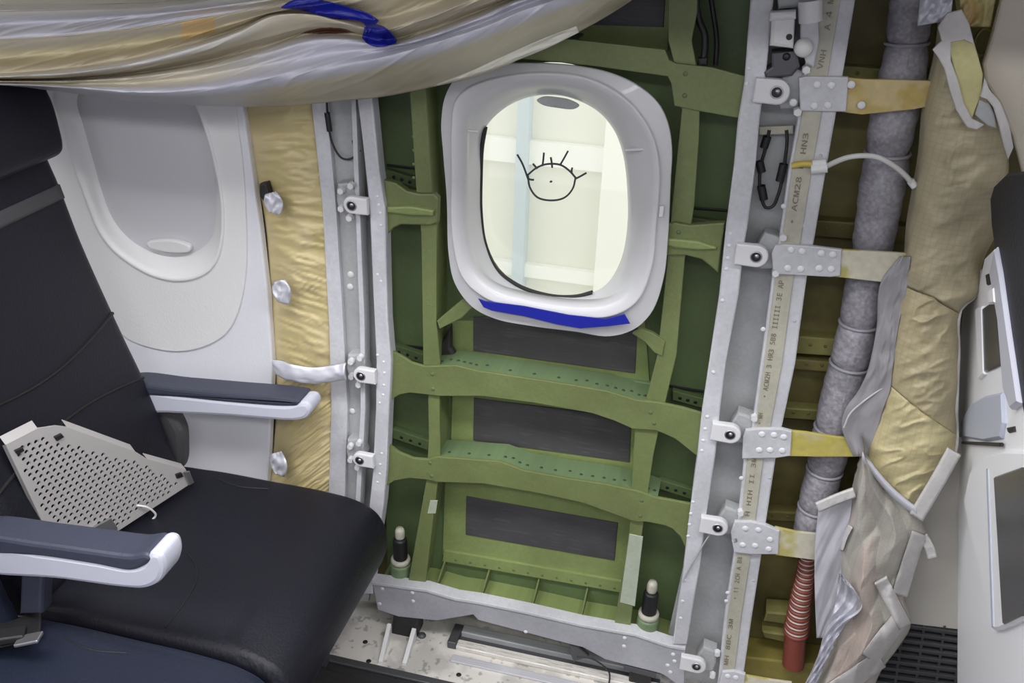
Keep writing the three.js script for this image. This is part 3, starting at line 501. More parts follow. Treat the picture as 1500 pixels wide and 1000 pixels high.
// ---------- gold blanket left of the frame ----------
const rowsX = (L, R) => (u, y) => lerp(interp(L.map(([x, yy]) => [yy, x]), y), interp(R.map(([x, yy]) => [yy, x]), y), u);
const gold = thing('insulation_blanket', 'quilted gold insulation blanket hanging between window panel and left frame', 'insulation', at(440, 700, -0.02));
{
  const L = [[352,110],[358,157],[375,260],[388,330],[396,430],[402,530],[404,600],[392,720],[380,800]], R = [[466,110],[470,157],[482,260],[492,330],[497,430],[502,530],[503,600],[499,720],[492,800]], X = rowsX(L, R);
  const seams = [[112, 545], [545, 800]];
  seams.forEach(([y0, y1], k) => {
    const g = gridMesh(44, 170, (u, v) => {
      const y = lerp(y0, y1, v), uu = u, edge = Math.pow(Math.sin(Math.PI * Math.min(1, Math.max(0, u))), 0.5), puff = Math.pow(Math.sin(Math.PI * v), 0.35);
      const px = u * 110, sl = k === 1 ? -0.75 : lerp(-0.15, 0.4, v), q = y - px * sl, a = fbm(px / 60 + k * 7, q / 9, 11 + k, 3), wr = Math.pow(1 - Math.abs(2 * a - 0.9), 3), w2 = fbm(px / 34 + k, q / 22, 31, 3) - 0.45, e2 = Math.pow(Math.max(0, Math.sin(Math.PI * u)), 0.9);
      const z = -0.045 + 0.03 * edge * (0.5 + 0.5 * puff) + (0.0075 * wr + 0.014 * w2) * e2 * (0.4 + 0.6 * puff) - [298, 428, 680].reduce((t, yt) => t + 0.03 * Math.exp(-(px * px) / 900 - (y - yt) * (y - yt) / 320), 0) * edge;
      return { p: at(X(uu, y), y, z), w: wr };
    }, (u, v, r) => { const n = fbm(u * 4, v * 9 + k * 5, 44, 3); const c = [0.60, 0.50, 0.24]; const s = 0.9 + 0.2 * n; return [c[0] * s, c[1] * s, c[2] * (0.8 + 0.6 * n)]; }, (r) => V(r.p.x, r.p.y, -0.075));
    part('quilted_section', g, M.filmVC, gold);
  });
  // silver tape across and on the left rim
  const band = (pts, w, seg = 24) => { const c = new THREE.CatmullRomCurve3(pts); return gridMesh(seg, 6, (u, v) => { const p = c.getPoint(u); return { p: V(p.x, p.y + (v - 0.5) * w, p.z + 0.006 * Math.sin(v * Math.PI) + 0.014 * (fbm(u * 6, v * 4 + u * 3, 77, 2) - 0.5)) }; }, null, (r) => r.p.clone().add(V(0, 0, -0.004))); };
  part('silver_tape', band([[401,538],[425,546],[460,551],[490,548],[506,545]].map(([x, y], i) => at(x, y, i === 0 ? 0.0 : 0.022)), 0.037), M.silver, gold, 'crinkled silver tape band');
  for (const [x, y, w, h] of [[396,298,20,26],[408,428,20,28],[404,680,18,28]]) part('silver_tab', gridMesh(10, 10, (u, v) => ({ p: at(x + (u - 0.4) * w * (0.55 + 0.75 * Math.sin(v * 2.6 + 0.3) + 0.3 * (u - 0.5)) + 6 * (v - 0.5), y + (v - 0.5) * h * (1 + 0.3 * u), 0.004 + 0.018 * fbm(u * 4 + x, v * 4, 13, 3)) }), null, (r) => r.p.clone().add(V(0, 0, -0.004))), M.silver, gold, 'crumpled silver foil tab');
  part('dark_fastener', plate([[379,270],[389,268],[394,285],[386,296],[380,288]], 0.0, 0.02, { bevel: 0.004 }), M.rubber, gold);
}

// ---------- window panel on the left ----------
const sp = thing('window_panel', 'white cabin sidewall panel with oval window and closed shade behind seat', 'panel', V(-0.8, 0.2, -0.02));
const ringO = [[83,143],[97,187],[117,254],[134,300],[148,335],[170,364],[207,391],[235,403],[267,407],[298,399],[315,383],[324,360],[328,325],[325,280],[316,234],[306,195],[295,165],[280,132],[250,105],[200,92],[140,92],[98,112]];
const ringI = [[111,147],[121,187],[136,240],[150,288],[161,316],[174,336],[190,352],[212,366],[235,375],[258,377],[282,371],[299,360],[309,346],[314,325],[315,285],[309,230],[300,190],[288,158],[270,132],[230,115],[170,110],[126,122]];
{
  const zp = -0.022, edge = [[340,-60],[347,60],[356,157],[381,334],[392,430],[399,533],[397,600],[393,690],[385,790],[370,900]].map(([x, y]) => at(x, y, zp));
  const hole = spline(ringO.map(([x, y]) => at(x, y, zp)), 90);
  const pts = [V(WX0 + 0.05, 0.1, 0), V(edge[edge.length - 1].x, 0.1, 0), ...edge.slice().reverse(), V(edge[0].x, 1.74, 0), V(WX0 + 0.05, 1.74, 0)];
  part('panel_skin', plateW(pts, zp, 0.02, { holes: [hole], bevel: 0.004 }), M.panel, sp);
  const raised = spline([[30,110],[110,60],[240,60],[330,110],[352,200],[362,330],[361,400],[352,450],[333,487],[300,507],[262,514],[220,508],[185,493],[155,455],[110,380],[60,260]].map(([x, y]) => at(x, y, zp)), 110);
  part('raised_field', plateW(raised, zp + 0.004, 0.006, { holes: [hole], bevel: 0.0038 }), M.panelWarm, sp, 'raised oval field around the window');
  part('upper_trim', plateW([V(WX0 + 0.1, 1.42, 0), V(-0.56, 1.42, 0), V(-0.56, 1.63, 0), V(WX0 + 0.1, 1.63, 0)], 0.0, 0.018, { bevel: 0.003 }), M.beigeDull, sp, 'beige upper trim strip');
  const z = (c, d) => c.map(([x, y]) => at(x, y, d)), cw = (c, s, d) => { const m = c.reduce((a, p) => a.add(p), V(0, 0, 0)).divideScalar(c.length); return c.map((p) => V(m.x + (p.x - m.x) * s, m.y + (p.y - m.y) * s, d)); };
  const o = z(ringO, zp), n = z(ringI, -0.05);
  part('window_reveal', ringLoft([cw(o, 1.03, zp + 0.003), cw(o, 1.02, zp + 0.008), cw(o, 0.985, zp + 0.007), cw(o, 0.955, zp - 0.002), cw(n, 1.06, -0.040), cw(n, 1.015, -0.049), cw(n, 1.0, -0.055)], 140), M.panelWarm, sp);
  const sh = part('window_shade', plateW(spline(cw(n, 1.05, -0.054), 90), -0.054, 0.006), M.shade, sp, 'closed light grey pull down shade');
  part('shade_handle', plate([[214,356],[240,351],[262,354],[277,361],[276,369],[255,371],[232,368],[217,363]], -0.040, 0.014, { smooth: 40, bevel: 0.004 }), M.whiteBright, sh);
}
const bp = thing('sidewall_panel', 'narrow beige cabin panel edge at top right beside torn insulation', 'panel', at(1470, 100, 0.02));
part('panel_face', plateW([at(1470,-40,0.03), at(1467,0,0.03), at(1455,46,0.03), at(1440,95,0.03), at(1443,120,0.03), at(1462,150,0.03), at(1484,200,0.03), at(1500,260,0.03), at(1640,260,0.03), at(1640,-40,0.03)], 0.03, 0.016, { bevel: 0.004 }), M.beige, bp);
const lp = thing('lower_sidewall', 'plain pale lower cabin wall panel above black floor vent', 'panel', V(0.85, 0.3, -0.05));
part('panel_face', plateW([at(1300,640,-0.045), at(1560,640,-0.045), at(1560,950,-0.045), at(1405,922,-0.045), at(1330,913,-0.045), at(1280,905,-0.045)], -0.045, 0.016), std(lin(0.52, 0.5, 0.45), 0.5), lp);
const vent = thing('floor_vent', 'black slatted return air vent low on wall beside front seat', 'vent', at(1370, 1000, -0.03));
{
  part('backing', plate([[1280,905],[1330,913],[1405,922],[1560,945],[1560,1060],[1250,1040]], -0.05, 0.015), M.black, vent);
  for (let i = 0; i < 11; i++) { const y = 918 + i * 11; part('slat', plate([[1262, y - 12], [1440, y + 13], [1440, y + 17.5], [1262, y - 7.5]], -0.042, 0.012, { bevel: 0.001 }), M.darkSteel, vent); }
  for (const x of [1322, 1352, 1382, 1410]) part('bar', plate([[x, 917], [x + 4, 917], [x - 14, 1040], [x - 18, 1040]], -0.043, 0.01, { bevel: 0.001 }), M.darkSteel, vent);
}

// ---------- draped insulation along the top ----------
const drape = thing('draped_insulation', 'bundled beige insulation blankets sagging across the top, held with blue tape', 'insulation', at(450, 150, 0.1));
{
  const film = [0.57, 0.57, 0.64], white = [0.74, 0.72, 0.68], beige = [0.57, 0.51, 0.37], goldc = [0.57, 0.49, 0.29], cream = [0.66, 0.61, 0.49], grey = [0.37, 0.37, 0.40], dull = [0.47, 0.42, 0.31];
  const L = [        // fold lines traced along x, each with its distance from the wall and its colour at the left / right
    [[[-80,14],[0,14.5],[100,13.5],[200,10.5],[300,1],[400,-22],[500,-44],[700,-90],[960,-140]], 0.085, white, film],
    [[[-80,17],[0,17],[100,15],[200,12],[300,4],[400,-12],[500,-34],[700,-80],[960,-130]], 0.10, white, white],
    [[[-80,34],[0,34],[100,30],[200,23],[300,12],[400,-2],[500,-24],[700,-70],[960,-120]], 0.14, film, cream],
    [[[-80,52],[0,52],[100,47],[200,36],[300,21],[400,7],[500,-14],[700,-60],[960,-110]], 0.12, film, cream],
    [[[-80,60],[0,60],[100,54],[200,43],[300,28],[400,12],[500,-6],[700,-50],[960,-100]], 0.128, dull, beige],
    [[[-80,84],[0,84],[100,76],[200,63],[300,45],[400,17],[500,1],[600,-10],[700,-38],[960,-90]], 0.165, goldc, beige],
    [[[-80,107],[0,107],[100,99],[200,83],[300,58],[350,42],[400,20],[500,22],[560,26],[620,10],[700,-18],[960,-80]], 0.14, beige, beige],
    [[[-80,112],[0,112],[100,106],[200,92],[300,65],[350,47],[400,24],[450,21],[500,31],[530,40],[560,44],[620,26],[700,-2],[960,-70]], 0.188, white, beige],
    [[[-80,115],[0,115],[100,112],[200,101],[300,80],[350,66],[400,52],[450,40],[500,39],[530,46],[560,52],[620,36],[700,8],[960,-60]], 0.172, dull, beige],
    [[[-80,117],[0,117],[100,116],[200,107],[300,90],[350,77],[400,63],[450,49],[500,47],[530,52],[570,58],[620,46],[700,17],[760,-6],[960,-54]], 0.142, dull, dull],
    [[[-80,119],[0,119],[100,119],[200,113],[300,99],[350,88],[400,75],[450,62],[500,59],[530,62],[570,66],[620,56],[700,29],[780,-4],[960,-46]], 0.176, cream, film],
    [[[-80,121],[0,121.5],[100,123],[200,121],[300,111],[400,93],[500,77],[560,75],[620,62],[700,36],[780,4],[960,-40]], 0.166, cream, film],
    [[[-80,124],[0,124],[100,128],[200,135],[300,131],[400,115],[500,97],[560,85],[620,68],[700,43],[780,12],[870,-16],[960,-34]], 0.196, film, film],
    [[[-80,125],[0,125],[100,131],[200,143],[300,146],[400,138],[500,122],[560,111],[620,98],[700,74],[800,34],[880,4],[960,-28]], 0.155, grey, beige],
    [[[-80,126],[0,126.5],[60,131],[130,140],[200,149],[330,156],[420,155],[500,148],[560,142],[640,126],[700,112],[745,95],[775,78],[845,48],[905,14],[960,-24]], 0.075, grey, dull],
  ];
  const n = L.length - 1, mix = (a, b, t) => [0, 1, 2].map((i) => lerp(a[i], b[i], t));
  const ysAt = (x) => { const ys = L.map((l) => interp(l[0], x)); for (let q = 1; q <= n; q++) ys[q] = Math.max(ys[q], ys[q - 1] + 0.7); return ys; };
  const cat = (a, i, t) => { const p0 = a[Math.max(0, i - 1)], p1 = a[i], p2 = a[i + 1], p3 = a[Math.min(n, i + 2)]; return p1 + 0.5 * t * (p2 - p0 + t * (2 * p0 - 5 * p1 + 4 * p2 - p3 + t * (3 * (p1 - p2) + p3 - p0))); };
  const Z = L.map((l) => l[1]);
  const mk = (u, v) => {
    const x = lerp(-80, 958, u), k = v * n, i = Math.min(n - 1, Math.floor(k)), t = k - i, ys = ysAt(x), y = lerp(ys[i], ys[i + 1], t);
    const long = fbm(x / 130 + 3, k * 0.9, 17, 3) - 0.45, cr = Math.pow(1 - Math.abs(2 * fbm(x / 70 + k, k * 1.1 + x / 260, 23, 3) - 0.9), 6), fine = fbm(x / 26, k * 3, 29, 2) - 0.4;
    return { p: at(x, y, cat(Z, i, t) + 0.010 * long + 0.004 * cr + 0.0008 * fine), x, y, k, i, t };
  };
  const zDrape = (x, y) => { const ys = ysAt(x); let i = ys.findIndex((q) => q > y) - 1; if (i < 0) i = y < ys[0] ? 0 : n - 1; return lerp(Z[i], Z[i + 1], Math.max(0, Math.min(1, (y - ys[i]) / (ys[i + 1] - ys[i])))); };
  const col = (u, v, r) => {
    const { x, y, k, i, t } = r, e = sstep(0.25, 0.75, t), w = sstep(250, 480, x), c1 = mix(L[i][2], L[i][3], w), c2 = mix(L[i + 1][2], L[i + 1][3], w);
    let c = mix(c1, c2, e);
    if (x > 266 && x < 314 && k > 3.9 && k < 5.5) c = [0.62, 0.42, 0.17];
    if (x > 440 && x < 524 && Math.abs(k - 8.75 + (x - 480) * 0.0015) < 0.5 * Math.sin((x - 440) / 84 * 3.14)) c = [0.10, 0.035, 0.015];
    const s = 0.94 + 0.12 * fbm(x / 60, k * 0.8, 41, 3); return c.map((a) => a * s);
  };
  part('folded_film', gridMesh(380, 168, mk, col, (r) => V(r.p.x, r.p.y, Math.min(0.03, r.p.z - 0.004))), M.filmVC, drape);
  const ribbon = (c, name, mat, lab, lift = 0.008) => {           // a tape that follows the folds: [x, y, width] along its middle
    const pts = c.map(([x, y, w]) => V(x, y, w)), cv = new THREE.CatmullRomCurve3(pts, false, 'centripetal');
    return part(name, gridMesh(50, 8, (u, v) => { const q = cv.getPoint(u), d = cv.getTangent(u), l = Math.hypot(d.x, d.y) || 1, x = q.x - d.y / l * (v - 0.5) * q.z, y = q.y + d.x / l * (v - 0.5) * q.z; return { p: at(x, y, Math.max(zDrape(x, y), 0.15) + lift + 0.012 * fbm(u * 8, v * 3, 47, 2)) }; }, null, (r) => r.p.clone().add(V(0, 0, -0.003))), mat, drape, lab);
  };
  ribbon([[412,11,2],[430,7,14],[455,8,20],[485,15,22],[512,20,17],[534,26,15],[548,38,20]], 'blue_tape', M.tapeBlue, 'dark blue adhesive tape', 0.014);
  ribbon([[532,48,16],[541,50,28],[553,53,32],[566,57,24],[580,61,4]], 'blue_tape', M.tapeBlue, 'crumpled end of dark blue tape', 0.018);
  ribbon([[640,124,2],[690,108,8],[740,88,13],[800,63,15],[846,43,10]], 'plastic_flap', M.filmVC2, 'pale plastic film flap', 0.006);
}

// ---------- blankets on the right ----------
const rb = thing('insulation_blanket', 'large tan insulation blanket hanging at right beside front seat', 'insulation', at(1340, 700, 0.02));
{
  const L = [[1378,30],[1372,80],[1363,120],[1353,167],[1347,233],[1330,333],[1326,383],[1320,420],[1308,500],[1302,550],[1286,610],[1270,660],[1268,700],[1300,730],[1335,752]], R = [[1412,30],[1432,80],[1442,130],[1462,180],[1478,230],[1470,300],[1458,345],[1440,383],[1434,430],[1408,455],[1405,520],[1402,600],[1400,664],[1372,712],[1345,757]], X = rowsX(L, R);
  const sections = [[30, 418, 0, 42], [418, 560, 42, 78], [560, 756, 78, 0]];
  sections.forEach(([y0, y1, s0, s1], k) => part('blanket_section', gridMesh(50, 100, (u, v) => {
    const y = lerp(y0 + s0 * u, y1 + s1 * u, v), edge = Math.pow(Math.sin(Math.PI * u), 0.45), puff = Math.pow(Math.sin(Math.PI * Math.min(1, Math.max(0, v))), 0.4);
    const wr = Math.pow(1 - Math.abs(2 * fbm(u * 2 + k * 5, y / 26 + u * 1.2, 61 + k, 3) - 0.95), 4), w2 = fbm(u * 6 + k, y / 14, 67, 3) - 0.5;
    return { p: at(X(u, y), y, 0.005 + 0.05 * edge * (0.8 + 0.2 * puff) + (0.007 * wr + 0.006 * w2) * edge) };
  }, (u, v) => { const c = k === 2 ? [0.64, 0.56, 0.31] : k === 0 ? [0.53, 0.465, 0.30] : [0.54, 0.465, 0.28], s = 0.88 + 0.24 * fbm(u * 5, v * 7 + k * 9, 71, 3); return c.map((a) => a * s); }, (r) => V(r.p.x, r.p.y, -0.02)), M.clothVC, rb));
  const flap = (name, px, z, m, lab) => part(name, plate(px, z, 0.005, { bevel: 0.0015 }), m, rb, lab);
  flap('yellow_patch', [[1388,50],[1415,49],[1428,65],[1440,108],[1439,135],[1428,162],[1423,178],[1412,160],[1401,116],[1392,80]], 0.07, std(lin(0.62, 0.57, 0.27), 0.5, { map: mottle }), 'pale yellow batting');
  flap('torn_film', [[1366,73],[1378,61],[1393,57],[1393,89],[1403,116],[1412,151],[1424,174],[1442,183],[1431,190],[1417,187],[1401,162],[1392,135],[1383,100],[1374,84]], 0.076, M.tapeWhite, 'torn white film edge');
  flap('torn_film', [[1374,40],[1388,19],[1409,14],[1420,35],[1428,66],[1412,58],[1393,62],[1380,62]], 0.076, M.tapeWhite, 'torn white film edge');
  flap('torn_film', [[1442,113],[1450,132],[1466,151],[1479,184],[1485,216],[1477,234],[1471,216],[1462,180],[1455,157],[1446,146],[1436,142],[1440,128]], 0.076, M.tapeWhite, 'torn white film edge');
  flap('hollow', [[1434,146],[1450,152],[1457,168],[1460,188],[1446,184],[1428,168]], 0.068, M.greyPaint, 'grey hollow under the torn film');
  part('silver_foil', gridMesh(16, 16, (u, v) => ({ p: at(lerp(lerp(1350, 1344, v), lerp(1398, 1392, v), u), lerp(-20, 38 - 8 * u, v), 0.05 + 0.035 * fbm(u * 5, v * 4, 83, 3)) }), null, (r) => r.p.clone().add(V(0, 0, -0.004))), M.silver, rb, 'crinkled silver foil end');
  part('white_tape', gridMesh(4, 40, (u, v) => { const y = lerp(395, 690, v); return { p: at(X(1, y) - 5 + u * 7, y, 0.016 + 0.004 * Math.sin(v * 30)) }; }, null, (r) => r.p.clone().add(V(0, 0, -0.004))), M.tapeWhite, rb, 'white tape along the edge');
}
const tb = thing('insulation_fragment', 'orange and yellow insulation scrap at top right behind torn film', 'insulation', at(1435, 60, 0));
part('scrap', gridMesh(20, 20, (u, v) => ({ p: at(lerp(1405, 1466 - 14 * v, u), lerp(-40, 40, v), 0.0 + 0.03 * fbm(u * 4, v * 4, 87, 3)) }), (u, v) => { const s = 0.9 + 0.2 * fbm(u * 5, v * 5, 89); return (Math.hypot(u - 0.3, v - 0.75) < 0.28 ? [0.6, 0.42, 0.17] : [0.6, 0.54, 0.24]).map((a) => a * s); }, (r) => V(r.p.x, r.p.y, -0.02)), M.filmVC, tb);
part('clip_ring', new THREE.TorusGeometry(0.016, 0.0035, 8, 24).scale(0.7, 1.2, 1).translate(...at(1440, 62, 0.0).toArray()), M.oliveYellow, tb);

const gf = thing('grey_film', 'grey translucent film sheet hanging between duct and tan blanket', 'film', at(1280, 640, 0.01));
{
  const L = [[1318,376],[1290,415],[1284,480],[1272,540],[1258,572],[1238,600],[1234,630],[1250,668]], R = [[1334,376],[1330,415],[1316,480],[1308,540],[1304,572],[1294,600],[1286,630],[1276,668]], X = rowsX(L, R);
  part('sheet', gridMesh(24, 60, (u, v) => { const y = lerp(376, 668, v); return { p: at(X(u, y), y, 0.0 + 0.02 * u + 0.022 * fbm(u * 2 + y / 70, y / 50 - u * 1.5, 93, 3)) }; }, (u, v) => { const s = 0.85 + 0.3 * fbm(u * 6, v * 9, 95, 3); return [0.30 * s, 0.29 * s, 0.305 * s]; }, (r) => r.p.clone().add(V(0, 0, -0.003))), M.filmVC, gf);
  part('fold_edge', tube([[1236,626],[1245,606],[1262,590],[1284,574],[1302,562]].map(([x, y]) => at(x, y, 0.022)), 0.0016, 30, 6), M.tapeWhite, gf);
}
const ps = thing('plastic_sheet', 'crumpled grey plastic covered insulation with white taped edges at bottom right', 'insulation', at(1250, 990, 0.02));
{
  const L = [[1264,664],[1258,690],[1250,719],[1243,760],[1232,800],[1231,850],[1226,890],[1216,930],[1205,965],[1185,1010],[1170,1060]], R = [[1268,664],[1300,700],[1338,745],[1358,788],[1346,815],[1330,850],[1322,875],[1334,915],[1316,948],[1290,984],[1262,1060]], X = rowsX(L, R);
  const zs = (u, v) => {
    const y = lerp(664, 1060, v), e = Math.pow(Math.sin(Math.PI * u), 0.5), a = u * 2.1 - v * 1.7, b = u * 1.3 + v * 3.1, tri = (q) => Math.abs(((q % 1) + 1) % 1 * 2 - 1), fac = tri(a * 1.15 + 0.2 * tri(b)) * 0.6 + tri(b * 0.9 + 0.3) * 0.5, w2 = fbm(u * 6, y / 24, 103, 3) - 0.5;
    return 0.02 + 0.045 * e + (0.034 * (fac - 0.5) + 0.007 * w2) * e;
  }, zAt = (x, y) => zs(Math.max(0.001, Math.min(0.999, (x - X(0, y)) / (X(1, y) - X(0, y)))), (y - 664) / 396);
  part('clear_film', gridMesh(80, 120, (u, v) => { const y = lerp(664, 1060, v); return { p: at(X(u, y), y, zs(u, v)) }; }, (u, v) => { const t = sstep(0.35, 0.6, fbm(u * 3 + 1, v * 4, 107, 3)), s = 0.88 + 0.26 * fbm(u * 8, v * 11, 109, 3); const c = [lerp(0.50, 0.60, t), lerp(0.475, 0.50, t), lerp(0.42, 0.44, t)]; return c.map((a) => a * s); }, (r) => V(r.p.x, r.p.y, 0.0)), M.sheetVC, ps);
  const L2 = [[1198,738],[1194,783],[1193,830],[1194,880],[1196,930]], R2 = [[1251,719],[1244,770],[1234,830],[1231,880],[1212,935]], X2 = rowsX(L2, R2);
  part('silver_film', gridMesh(24, 60, (u, v) => { const y = lerp(722 + 18 * 0, 934, v); return { p: at(X2(u, y), y + (1 - u) * 16 * (1 - v), 0.022 + 0.022 * fbm(u * 1.6 + y / 90, y / 70 + u * 1.2, 113, 3)) }; }, (u, v) => { const s = 0.8 + 0.35 * fbm(u * 5, v * 8, 117, 3); return [0.50 * s, 0.49 * s, 0.53 * s]; }, (r) => r.p.clone().add(V(0, 0, -0.004))), M.filmVC, ps);
  const strip = (c, w, z0) => { const cv = new THREE.CatmullRomCurve3(c.map(([x, y]) => V(x, y, 0))); return part('white_tape', gridMesh(26, 5, (u, v) => { const q = cv.getPoint(u), d = cv.getTangent(u), x = q.x - d.y * (v - 0.5) * w, y = q.y + d.x * (v - 0.5) * w; return { p: at(x, y, (z0 ?? zAt(x, y)) + 0.007 + 0.004 * fbm(u * 7 + c[0][0], v * 2, 119, 2)) }; }, null, (r) => r.p.clone().add(V(0, 0, -0.005))), M.tapeWhite, ps); };
  strip([[1197,744], [1225,732], [1252,722]], 14, 0.046); strip([[1398,662], [1372,708], [1342,758]], 22, 0.06); strip([[1347,782], [1332,826], [1318,872]], 22); strip([[1290,850], [1306,880], [1326,918]], 20); strip([[1318,908], [1296,936], [1274,966]], 26); strip([[1290,966], [1256,990], [1216,1016]], 26); strip([[1352,786], [1362,804], [1366,818]], 14, 0.03); strip([[1232,806], [1238,788], [1246,772]], 7);
  part('silver_edge', gridMesh(20, 4, (u, v) => ({ p: at(lerp(1262, 1342, u) + v * 2, lerp(674, 756, u) + 8 * Math.sin(u * 3.1) - v * 13, 0.064 + 0.006 * Math.sin(v * 3)) }), null, (r) => r.p.clone().add(V(0, 0, -0.004))), M.silver, ps, 'silver folded edge');
  const L3 = [[1229,842],[1222,890],[1207,930],[1197,965],[1178,1006]], R3 = [[1234,842],[1263,888],[1238,915],[1219,950],[1194,1006]], X3 = rowsX(L3, R3);
  part('silver_edge', gridMesh(24, 60, (u, v) => { const y = lerp(842, 1006, v), a = Math.abs((((u * 2.2 + v * 5.3) % 1) + 1) % 1 * 2 - 1), b = Math.abs((u * 1.7 - v * 6.1) % 1 * 2 + 1); return { p: at(X3(u, y), y, 0.055 + 0.010 * a + 0.005 * b + 0.012 * fbm(u * 4, v * 9, 121, 2)) }; }, null, (r) => r.p.clone().add(V(0, 0, -0.004))), M.silver, ps, 'crinkled silver film edge');
}

// ---------- seats ----------
function roundProfile(pts, z0, z1, bev, n = 80) {           // side profile (x, y) extruded across the seat with soft edges
  const p = spline(pts.map(([x, y]) => V(x, y, 0)), n), sh = new THREE.Shape(p.map((q) => new THREE.Vector2(q.x, q.y)));
  const g = new THREE.ExtrudeGeometry(sh, { depth: z1 - z0 - 2 * bev, bevelEnabled: true, bevelSize: bev, bevelOffset: -bev, bevelThickness: bev, bevelSegments: 6, steps: 1 });
  g.translate(0, 0, z0 + bev); return toCreasedNormals(mergeVertices(g), 0.7);
}
const poly = (list, z) => list.map(([x, y]) => { const p = at(x, y, z); return [p.x, p.y]; });
function makeSeat(z0, z1, label, blue) {
  const up = blue ? 0.016 : 0;
  const t = thing('passenger_seat', label, 'seat', V(-0.6, FLOOR, (z0 + z1) / 2)), m = blue ? M.leatherBlue : M.leather;
  part('seat_cushion', roundProfile([[-0.80, 0.43 + up], [-0.79, 0.495 + up], [-0.7, 0.51 + up], [-0.55, 0.512 + up], [-0.43, 0.512 + up], [-0.355, 0.503 + up], [-0.312, 0.48 + up], [-0.292, 0.44], [-0.296, 0.38], [-0.322, 0.335], [-0.40, 0.325], [-0.6, 0.37], [-0.75, 0.39]], z0 + 0.005, z1 - 0.005, 0.03), m, t);
  const seamY = (pts, r = 0.0016) => part('seam', tube(pts, r, 40, 6), M.black, t);
  seamY([[0.27, -0.60], [0.30, -0.56], [0.34, -0.535], [0.40, -0.525], [0.455, -0.525]].map(([dz, x]) => V(x, 0.5125 + up, z0 + dz)));
  seamY([[0.05, -0.66], [0.06, -0.60], [0.05, -0.54]].map(([dz, x]) => V(x, 0.512 + up, z0 + dz)));
  part('backrest', roundProfile([[-0.765, 0.50], [-0.772, 0.56], [-0.80, 0.68], [-0.845, 0.82], [-0.898, 1.0], [-0.93, 1.14], [-0.955, 1.2], [-1.0, 1.2], [-1.02, 1.1], [-0.99, 0.9], [-0.94, 0.7], [-0.90, 0.52], [-0.86, 0.46], [-0.8, 0.46]], z0 + 0.01, z1 - 0.01, 0.035), m, t);
  part('headrest', roundProfile([[-0.935, 1.165], [-0.912, 1.18], [-0.91, 1.23], [-0.918, 1.28], [-0.94, 1.32], [-0.99, 1.335], [-1.02, 1.30], [-1.0, 1.2], [-0.96, 1.16]], z0 + 0.005, z1 - 0.005, 0.02), m, t);
  const bandPts = (f, w) => [[f(1.085)[0], 1.085], [f(1.085 + w)[0], 1.085 + w]];
  const face = (y) => interp([[0.5, -0.765], [0.56, -0.772], [0.68, -0.80], [0.82, -0.845], [1.0, -0.898], [1.14, -0.93]], y);
  const line = (ys, w, m2, name, bow = 0) => part(name, gridMesh(30, 4, (u, v) => { const z = lerp(z0 + 0.03, z1 - 0.03, u), y = ys(u) + (v - 0.5) * w; return { p: V(face(y) + 0.0035, y, z) }; }, null, (r) => r.p.clone().add(V(-0.006, 0, 0))), m2, t);
  line(() => 1.105, 0.026, M.seatStrip, 'grey_band');
  line((u) => 0.86 - 0.03 * Math.sin(u * 3.14), 0.004, M.black, 'seam'); line((u) => 0.72 + 0.03 * Math.sin(u * 3.14), 0.004, M.black, 'seam');
  part('seat_pan', box(-0.82, -0.33, 0.32, 0.40, z0 + 0.03, z1 - 0.03, 0.01), M.black, t);
  for (const z of [z0 + 0.08, z1 - 0.08]) for (const x of [-0.76, -0.44]) part('leg', box(x - 0.02, x + 0.02, FLOOR, 0.35, z - 0.012, z + 0.012, 0.004), M.darkSteel, t);
  return t;
}
const s1 = makeSeat(0.045, 0.527, 'dark charcoal leather window seat holding the perforated metal plate', false);
const s2 = makeSeat(0.531, 1.03, 'navy blue seat cushion cut off at bottom left, nearest the aisle', true);
function armrest(body, pad, z, seat, name) {
  const bp2 = body.map(([x, y]) => at(x, y, z));
  const a = part('armrest', plateW(spline(bp2, 70), z, 0.055, { bevel: 0.008 }), M.armWhite, seat, 'white armrest with dark pad');
  part('arm_pad', plateW(spline(pad.map(([x, y]) => at(x, y, z)), 70), z + 0.001, 0.057, { bevel: 0.006 }), M.armPad, a);
}
armrest([[180,574],[260,580],[340,588],[420,594],[440,590],[450,592],[455,601],[448,613],[430,617],[380,614],[330,610],[240,606],[190,604]], [[180,564],[260,570],[340,577],[420,584],[438,588],[436,594],[420,595],[340,590],[260,582],[180,576]], 0.075, s1);
part('arm_pivot', plate([[215,600],[245,606],[262,630],[266,660],[262,690],[230,700],[215,660]], 0.06, 0.04, { bevel: 0.012, smooth: 40 }), M.seatStrip, s1, 'dark armrest pivot cover');
armrest([[-48,801],[60,812],[140,824],[185,832],[205,828],[220,810],[234,814],[240,832],[233,853],[212,863],[180,862],[90,850],[-48,833]], [[-48,787],[60,797],[140,808],[190,814],[214,812],[222,820],[206,832],[190,836],[140,827],[60,815],[-48,805]], 0.6, s1);
part('arm_post', plate([[30,838],[62,842],[60,900],[28,900]], 0.58, 0.03, { bevel: 0.006 }), M.armPad, s1);
const belt = thing('seat_belt', 'black seat belt with metal buckle on seat edge at far left', 'belt', V(-0.72, 0.55, 0.56));
part('strap', gridMesh(24, 4, (u, v) => { const p = atY(lerp(-40, 60, u), lerp(930, 905, u) + (v - 0.5) * 34 + 10 * Math.sin(u * 3), 0.545 + 0.012 * Math.sin(u * 3)); return { p }; }, null, (r) => r.p.clone().add(V(0, -0.004, 0))), M.black, belt);
part('buckle', box(-0.022, 0.022, -0.007, 0.007, -0.014, 0.014, 0.004).rotateY(0.5).translate(...atY(16, 930, 0.57).toArray()), M.black, belt);
